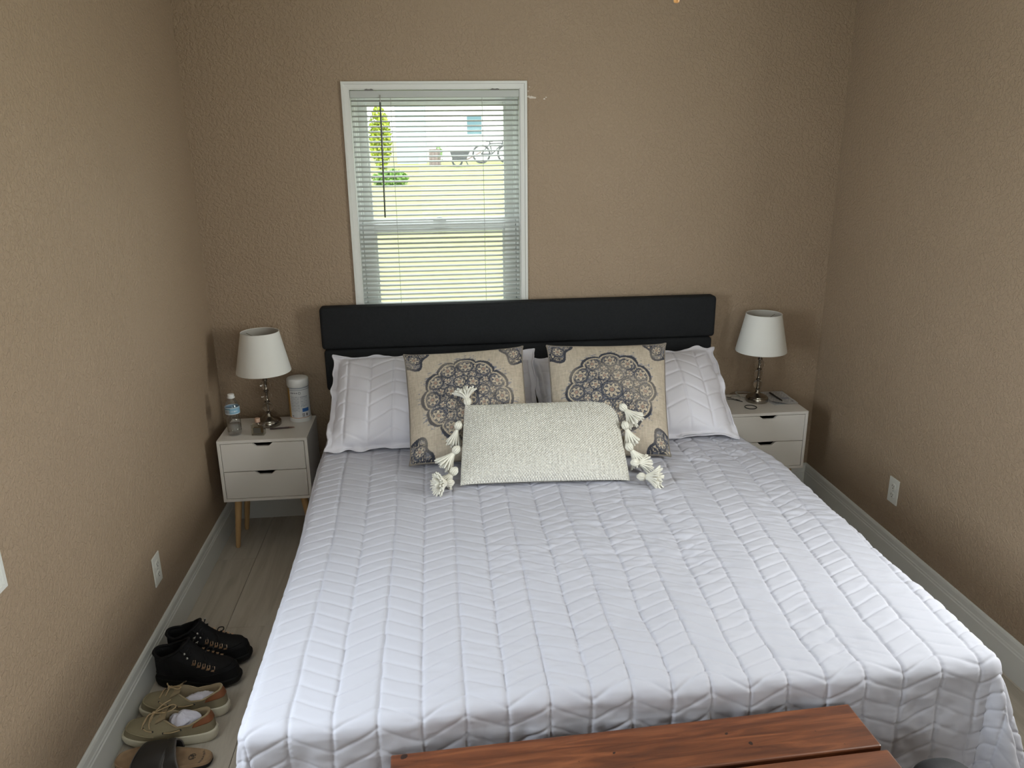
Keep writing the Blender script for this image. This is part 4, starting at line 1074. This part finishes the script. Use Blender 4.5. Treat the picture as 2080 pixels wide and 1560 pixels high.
# ------------------------------------------------------------------ bench at the foot of the bed
bn = thing('bench', 'reddish brown stained plank bench across the foot of the bed', 'bench', (1.4485, -2.388, 0), math.radians(2.2))
hl, zt = .545, .470
y = .218
for i, (dx, wd) in enumerate(((0, .138), (.006, .138), (-.002, .138))):
    MB().box(-hl+abs(dx), hl+dx, y-wd, y, zt-.036, zt).build('seat_plank', 'bench', bn, bev=.004, seg=2); y -= wd+.011
for sx in (-1, 1):
    for sy in (-1, 1):
        MB().box(sx*.47-.035, sx*.47+.035, sy*.16-.035, sy*.16+.035, 0, zt-.036).build('leg', 'bench', bn, bev=.003)
    MB().box(sx*.47-.018, sx*.47+.018, -.124, .124, zt-.115, zt-.037).build('apron', 'bench', bn, bev=.002)
for sy in (-1, 1): MB().box(-.434, .434, sy*.16-.018, sy*.16+.018, zt-.115, zt-.037).build('apron', 'bench', bn, bev=.002)

# ------------------------------------------------------------------ black bag by the bench end
A, Bq = np.meshgrid(np.linspace(0, 2*PI, 48, endpoint=False), np.linspace(1e-6, PI-1e-6, 34), indexing='ij')
sg = lambda v, p: np.sign(v)*np.abs(v)**p
P = np.stack([.096*sg(np.cos(A), .75)*np.abs(np.sin(Bq))**.55, .115*sg(np.sin(A), .75)*np.abs(np.sin(Bq))**.55, .226-.224*sg(np.cos(Bq), .8)], -1)
P[..., 0] += .006*vnoise(P[..., 1]*14+4, P[..., 2]*14, 51); P[..., 1] += .006*vnoise(P[..., 0]*14+4, P[..., 2]*14, 52)
o = gridmesh('bag', P, 'bag', None, wrapu=True); o.location = (2.118, -2.375, 0); tag(o, 'rounded black fabric bag at the right end of the bench', 'bag')

# ------------------------------------------------------------------ ceiling fan (only its pull knob hangs into view)
fn = thing('ceiling_fan', 'ceiling fan whose small honey wood pull knob dangles at the top edge', 'fan', (1.475, -2.0, H))
MB().lathe([(.065, 0), (.065, -.02), (.03, -.05), (.014, -.055), (.014, -.11), (.05, -.115), (.11, -.135), (.115, -.19), (.08, -.215), (.03, -.225)], 32).build('motor_housing', 'fan', fn, smooth=True, sharp=40)
for k in range(4):
    a = PI/4+k*PI/2; mb = MB(); mb.prism([(.10, -.03), (.20, -.055), (.56, -.068), (.60, -.04), (.60, .04), (.56, .068), (.20, .055), (.10, .03)], 2, -.168, -.160)
    o = mb.build('fan_blade', 'fan', fn, bev=.002); o.rotation_euler = (0, 0, a)
MB().tube([(.030, .0, -.215), (.0495, 0, -.25), (.0495, 0, -.478)], .0012, 5).build('pull_chain', 'brass', fn)
MB().lathe([(.0015, .048), (.004, .045), (.0062, .034), (.0052, .022), (.0066, .008), (.005, .001), (.002, 0)], 20, (.0495, 0, -.527)).build('pull_knob', 'knob', fn, smooth=True)

# ------------------------------------------------------------------ outside, beyond the window
ly = [.13, 3, 8, 14, 20, 30, 60]
X, Yq = np.meshgrid(np.linspace(-40, 40, 60), np.concatenate([np.linspace(.14, 22, 90), np.linspace(23, 80, 20)]), indexing='ij')
Z = -.12+np.interp(Yq, [0, 20, 80], [0, 1.39, 2.2])+.05*vnoise(X*.9+99, Yq*.9, 60)*sstep(1.5, 4, Yq)
o = gridmesh('lawn', np.stack([X, Yq, Z], -1), 'lawn'); st(o, 'sunny yellow-green lawn rising behind the window', 'lawn')
o = gridmesh('side_yard', np.stack(np.meshgrid(np.linspace(-40, -.14, 8), np.linspace(-30, .14, 8), indexing='ij')+[np.full((8, 8), -.14)], -1), 'lawn'); st(o, 'lawn outside the left wall out of view', 'lawn')
o = gridmesh('side_yard', np.stack(np.meshgrid(np.linspace(W+.14, 40, 8), np.linspace(-30, .14, 8), indexing='ij')+[np.full((8, 8), -.14)], -1), 'lawn'); st(o, 'lawn outside the right wall out of view', 'lawn')
hs = thing('neighbour_house', 'bright white house with a small blue-grey window across the lawn', 'house', (3.5, 20.5, 1.2))
MB().box(-2.58, 5, 0, 6, -.3, 3.0).build('siding_wall', 'siding', hs)
MB().prism([(-.4, 2.95), (3.0, 4.6), (6.4, 2.95), (6.4, 3.05), (3.0, 4.75), (-.4, 3.05)], 0, -3.0, 5.4).build('roof', 'roof', hs)
wf = MB(); wf.box(-1.40, -.90, -.04, 0, .83, 1.42); o = wf.build('house_window', 'siding', hs, bev=.005)
MB().box(-1.365, -.935, -.05, -.041, .865, 1.10).build('pane', 'farglass', o); MB().box(-1.365, -.935, -.05, -.041, 1.13, 1.385).build('pane', 'farglass', o)
an = thing('garden_shed', 'pale blue shed standing left of the white house', 'shed', (.50, 20.0, 1.2))
MB().box(-.44, .41, 0, 2, -.3, 2.1).build('shed_wall', 'bluesiding', an)
MB().box(-.50, .415, -.08, 2.1, 2.1, 2.18).build('shed_roof', 'roof', an)
def foliage(name, parent, c, rad, n, size, m, seed):
    rs = np.random.RandomState(seed); v = rs.normal(size=(n, 3)); v /= np.linalg.norm(v, axis=1)[:, None]; v *= rs.rand(n, 1)**.4
    C = np.array(c)+v*np.array(rad); a = rs.normal(size=(n, 3)); a /= np.linalg.norm(a, axis=1)[:, None]; b = np.cross(a, rs.normal(size=(n, 3))); b /= np.linalg.norm(b, axis=1)[:, None]
    a *= size; b *= size*.55
    V = np.stack([C-a, C-b, C+a, C+b], 1).reshape(-1, 3); me = bpy.data.meshes.new(name)
    me.from_pydata(V.tolist(), [], [(4*i, 4*i+1, 4*i+2, 4*i+3) for i in range(n)]); me.materials.append(MAT[m])
    return fin(name, me, parent)
tr = thing('tree', 'tall yellow-green leafy tree left of the blue shed', 'tree', (-.30, 18.6, 1.15))
MB().tube([(0, 0, -.1), (.03, 0, .8), (-.02, 0, 1.6)], [.06, .045, .02], 8).build('trunk', 'bark', tr, smooth=True)
foliage('foliage', tr, (0, 0, .80), (.30, .3, .85), 1800, .06, 'leaf', 1)
bs = thing('shrub', 'low green shrub on the lawn at the window left', 'shrub', (.10, 14.8, .88))
foliage('foliage', bs, (0, 0, .16), (.42, .3, .22), 900, .05, 'leaf2', 2)
MB().tube([(0, 0, -.05), (0, 0, .2)], .02, 6).build('stem', 'bark', bs)
pl_ = thing('planter', 'weathered wooden barrel planter before the white house', 'planter', (1.15, 19.3, 1.20))
for k in range(10):
    a = 2*PI*k/10; mb = MB(); mb.box(-.045, .045, -.012, .012, 0, .46); o = mb.build('stave', 'oldwood', pl_); o.location = (.15*math.cos(a), .15*math.sin(a), 0); o.rotation_euler = (0, 0, a+PI/2)
MB().lathe([(.15, .42), (.15, .44)], 16).build('soil', 'bark', pl_)
foliage('foliage', pl_, (.1, 0, .30), (.16, .16, .25), 160, .04, 'leaf2', 3)
def wheel_pts(cx, r, n=24): return [(cx+r*math.cos(2*PI*k/n), 0, r+.03+r*math.sin(2*PI*k/n)) for k in range(n)]
bk = thing('bicycle', 'dark bicycle parked before the white house at the window right', 'bicycle', (2.85, 19.6, 1.24))
for cx in (-.36, .36):
    o = MB().tube(wheel_pts(cx, .24), .03, 6, closed=True).build('wheel', 'tyre', bk)
    sp = MB()
    for k in range(6): a = PI*k/6; sp.tube([(cx-.23*math.cos(a), 0, .27-.23*math.sin(a)), (cx+.23*math.cos(a), 0, .27+.23*math.sin(a))], .004, 4)
    sp.build('spokes', 'screw', o)
fb = MB()
for a, b in (((-.36, .27), (-.05, .27)), ((-.36, .27), (-.12, .55)), ((-.05, .27), (-.12, .60)), ((-.12, .55), (.26, .56)), ((-.05, .27), (.26, .56)), ((.36, .27), (.24, .64)), ((.24, .64), (.32, .66))):
    fb.tube([(a[0], 0, a[1]), (b[0], 0, b[1])], .018, 6)
fb.build('bicycle_frame', 'tyre', bk); MB().box(-.22, -.02, -.05, .05, .60, .63).build('saddle', 'tyre', bk, bev=.01)
wbw = thing('wheelbarrow', 'dark wheelbarrow beside the planter outside the window', 'wheelbarrow', (1.86, 18.7, 1.19))
MB().prism([(-.22, .18), (.14, .18), (.26, .42), (-.30, .42)], 1, -.17, .17).build('tray', 'tyre', wbw, bev=.02)
MB().tube([(-.10+.13*math.cos(2*PI*k/18), 0, .15+.13*math.sin(2*PI*k/18)) for k in range(18)], .03, 6, closed=True).build('wheel', 'tyre', wbw)
for s in (-1, 1): MB().tube([(-.10, s*.04, .15), (.20, s*.14, .20), (.55, s*.16, .38)], .014, 6).build('handle', 'oldwood', wbw)
for s in (-1, 1): MB().tube([(.12, s*.13, .19), (.22, s*.14, 0)], .012, 6).build('leg', 'tyre', wbw)
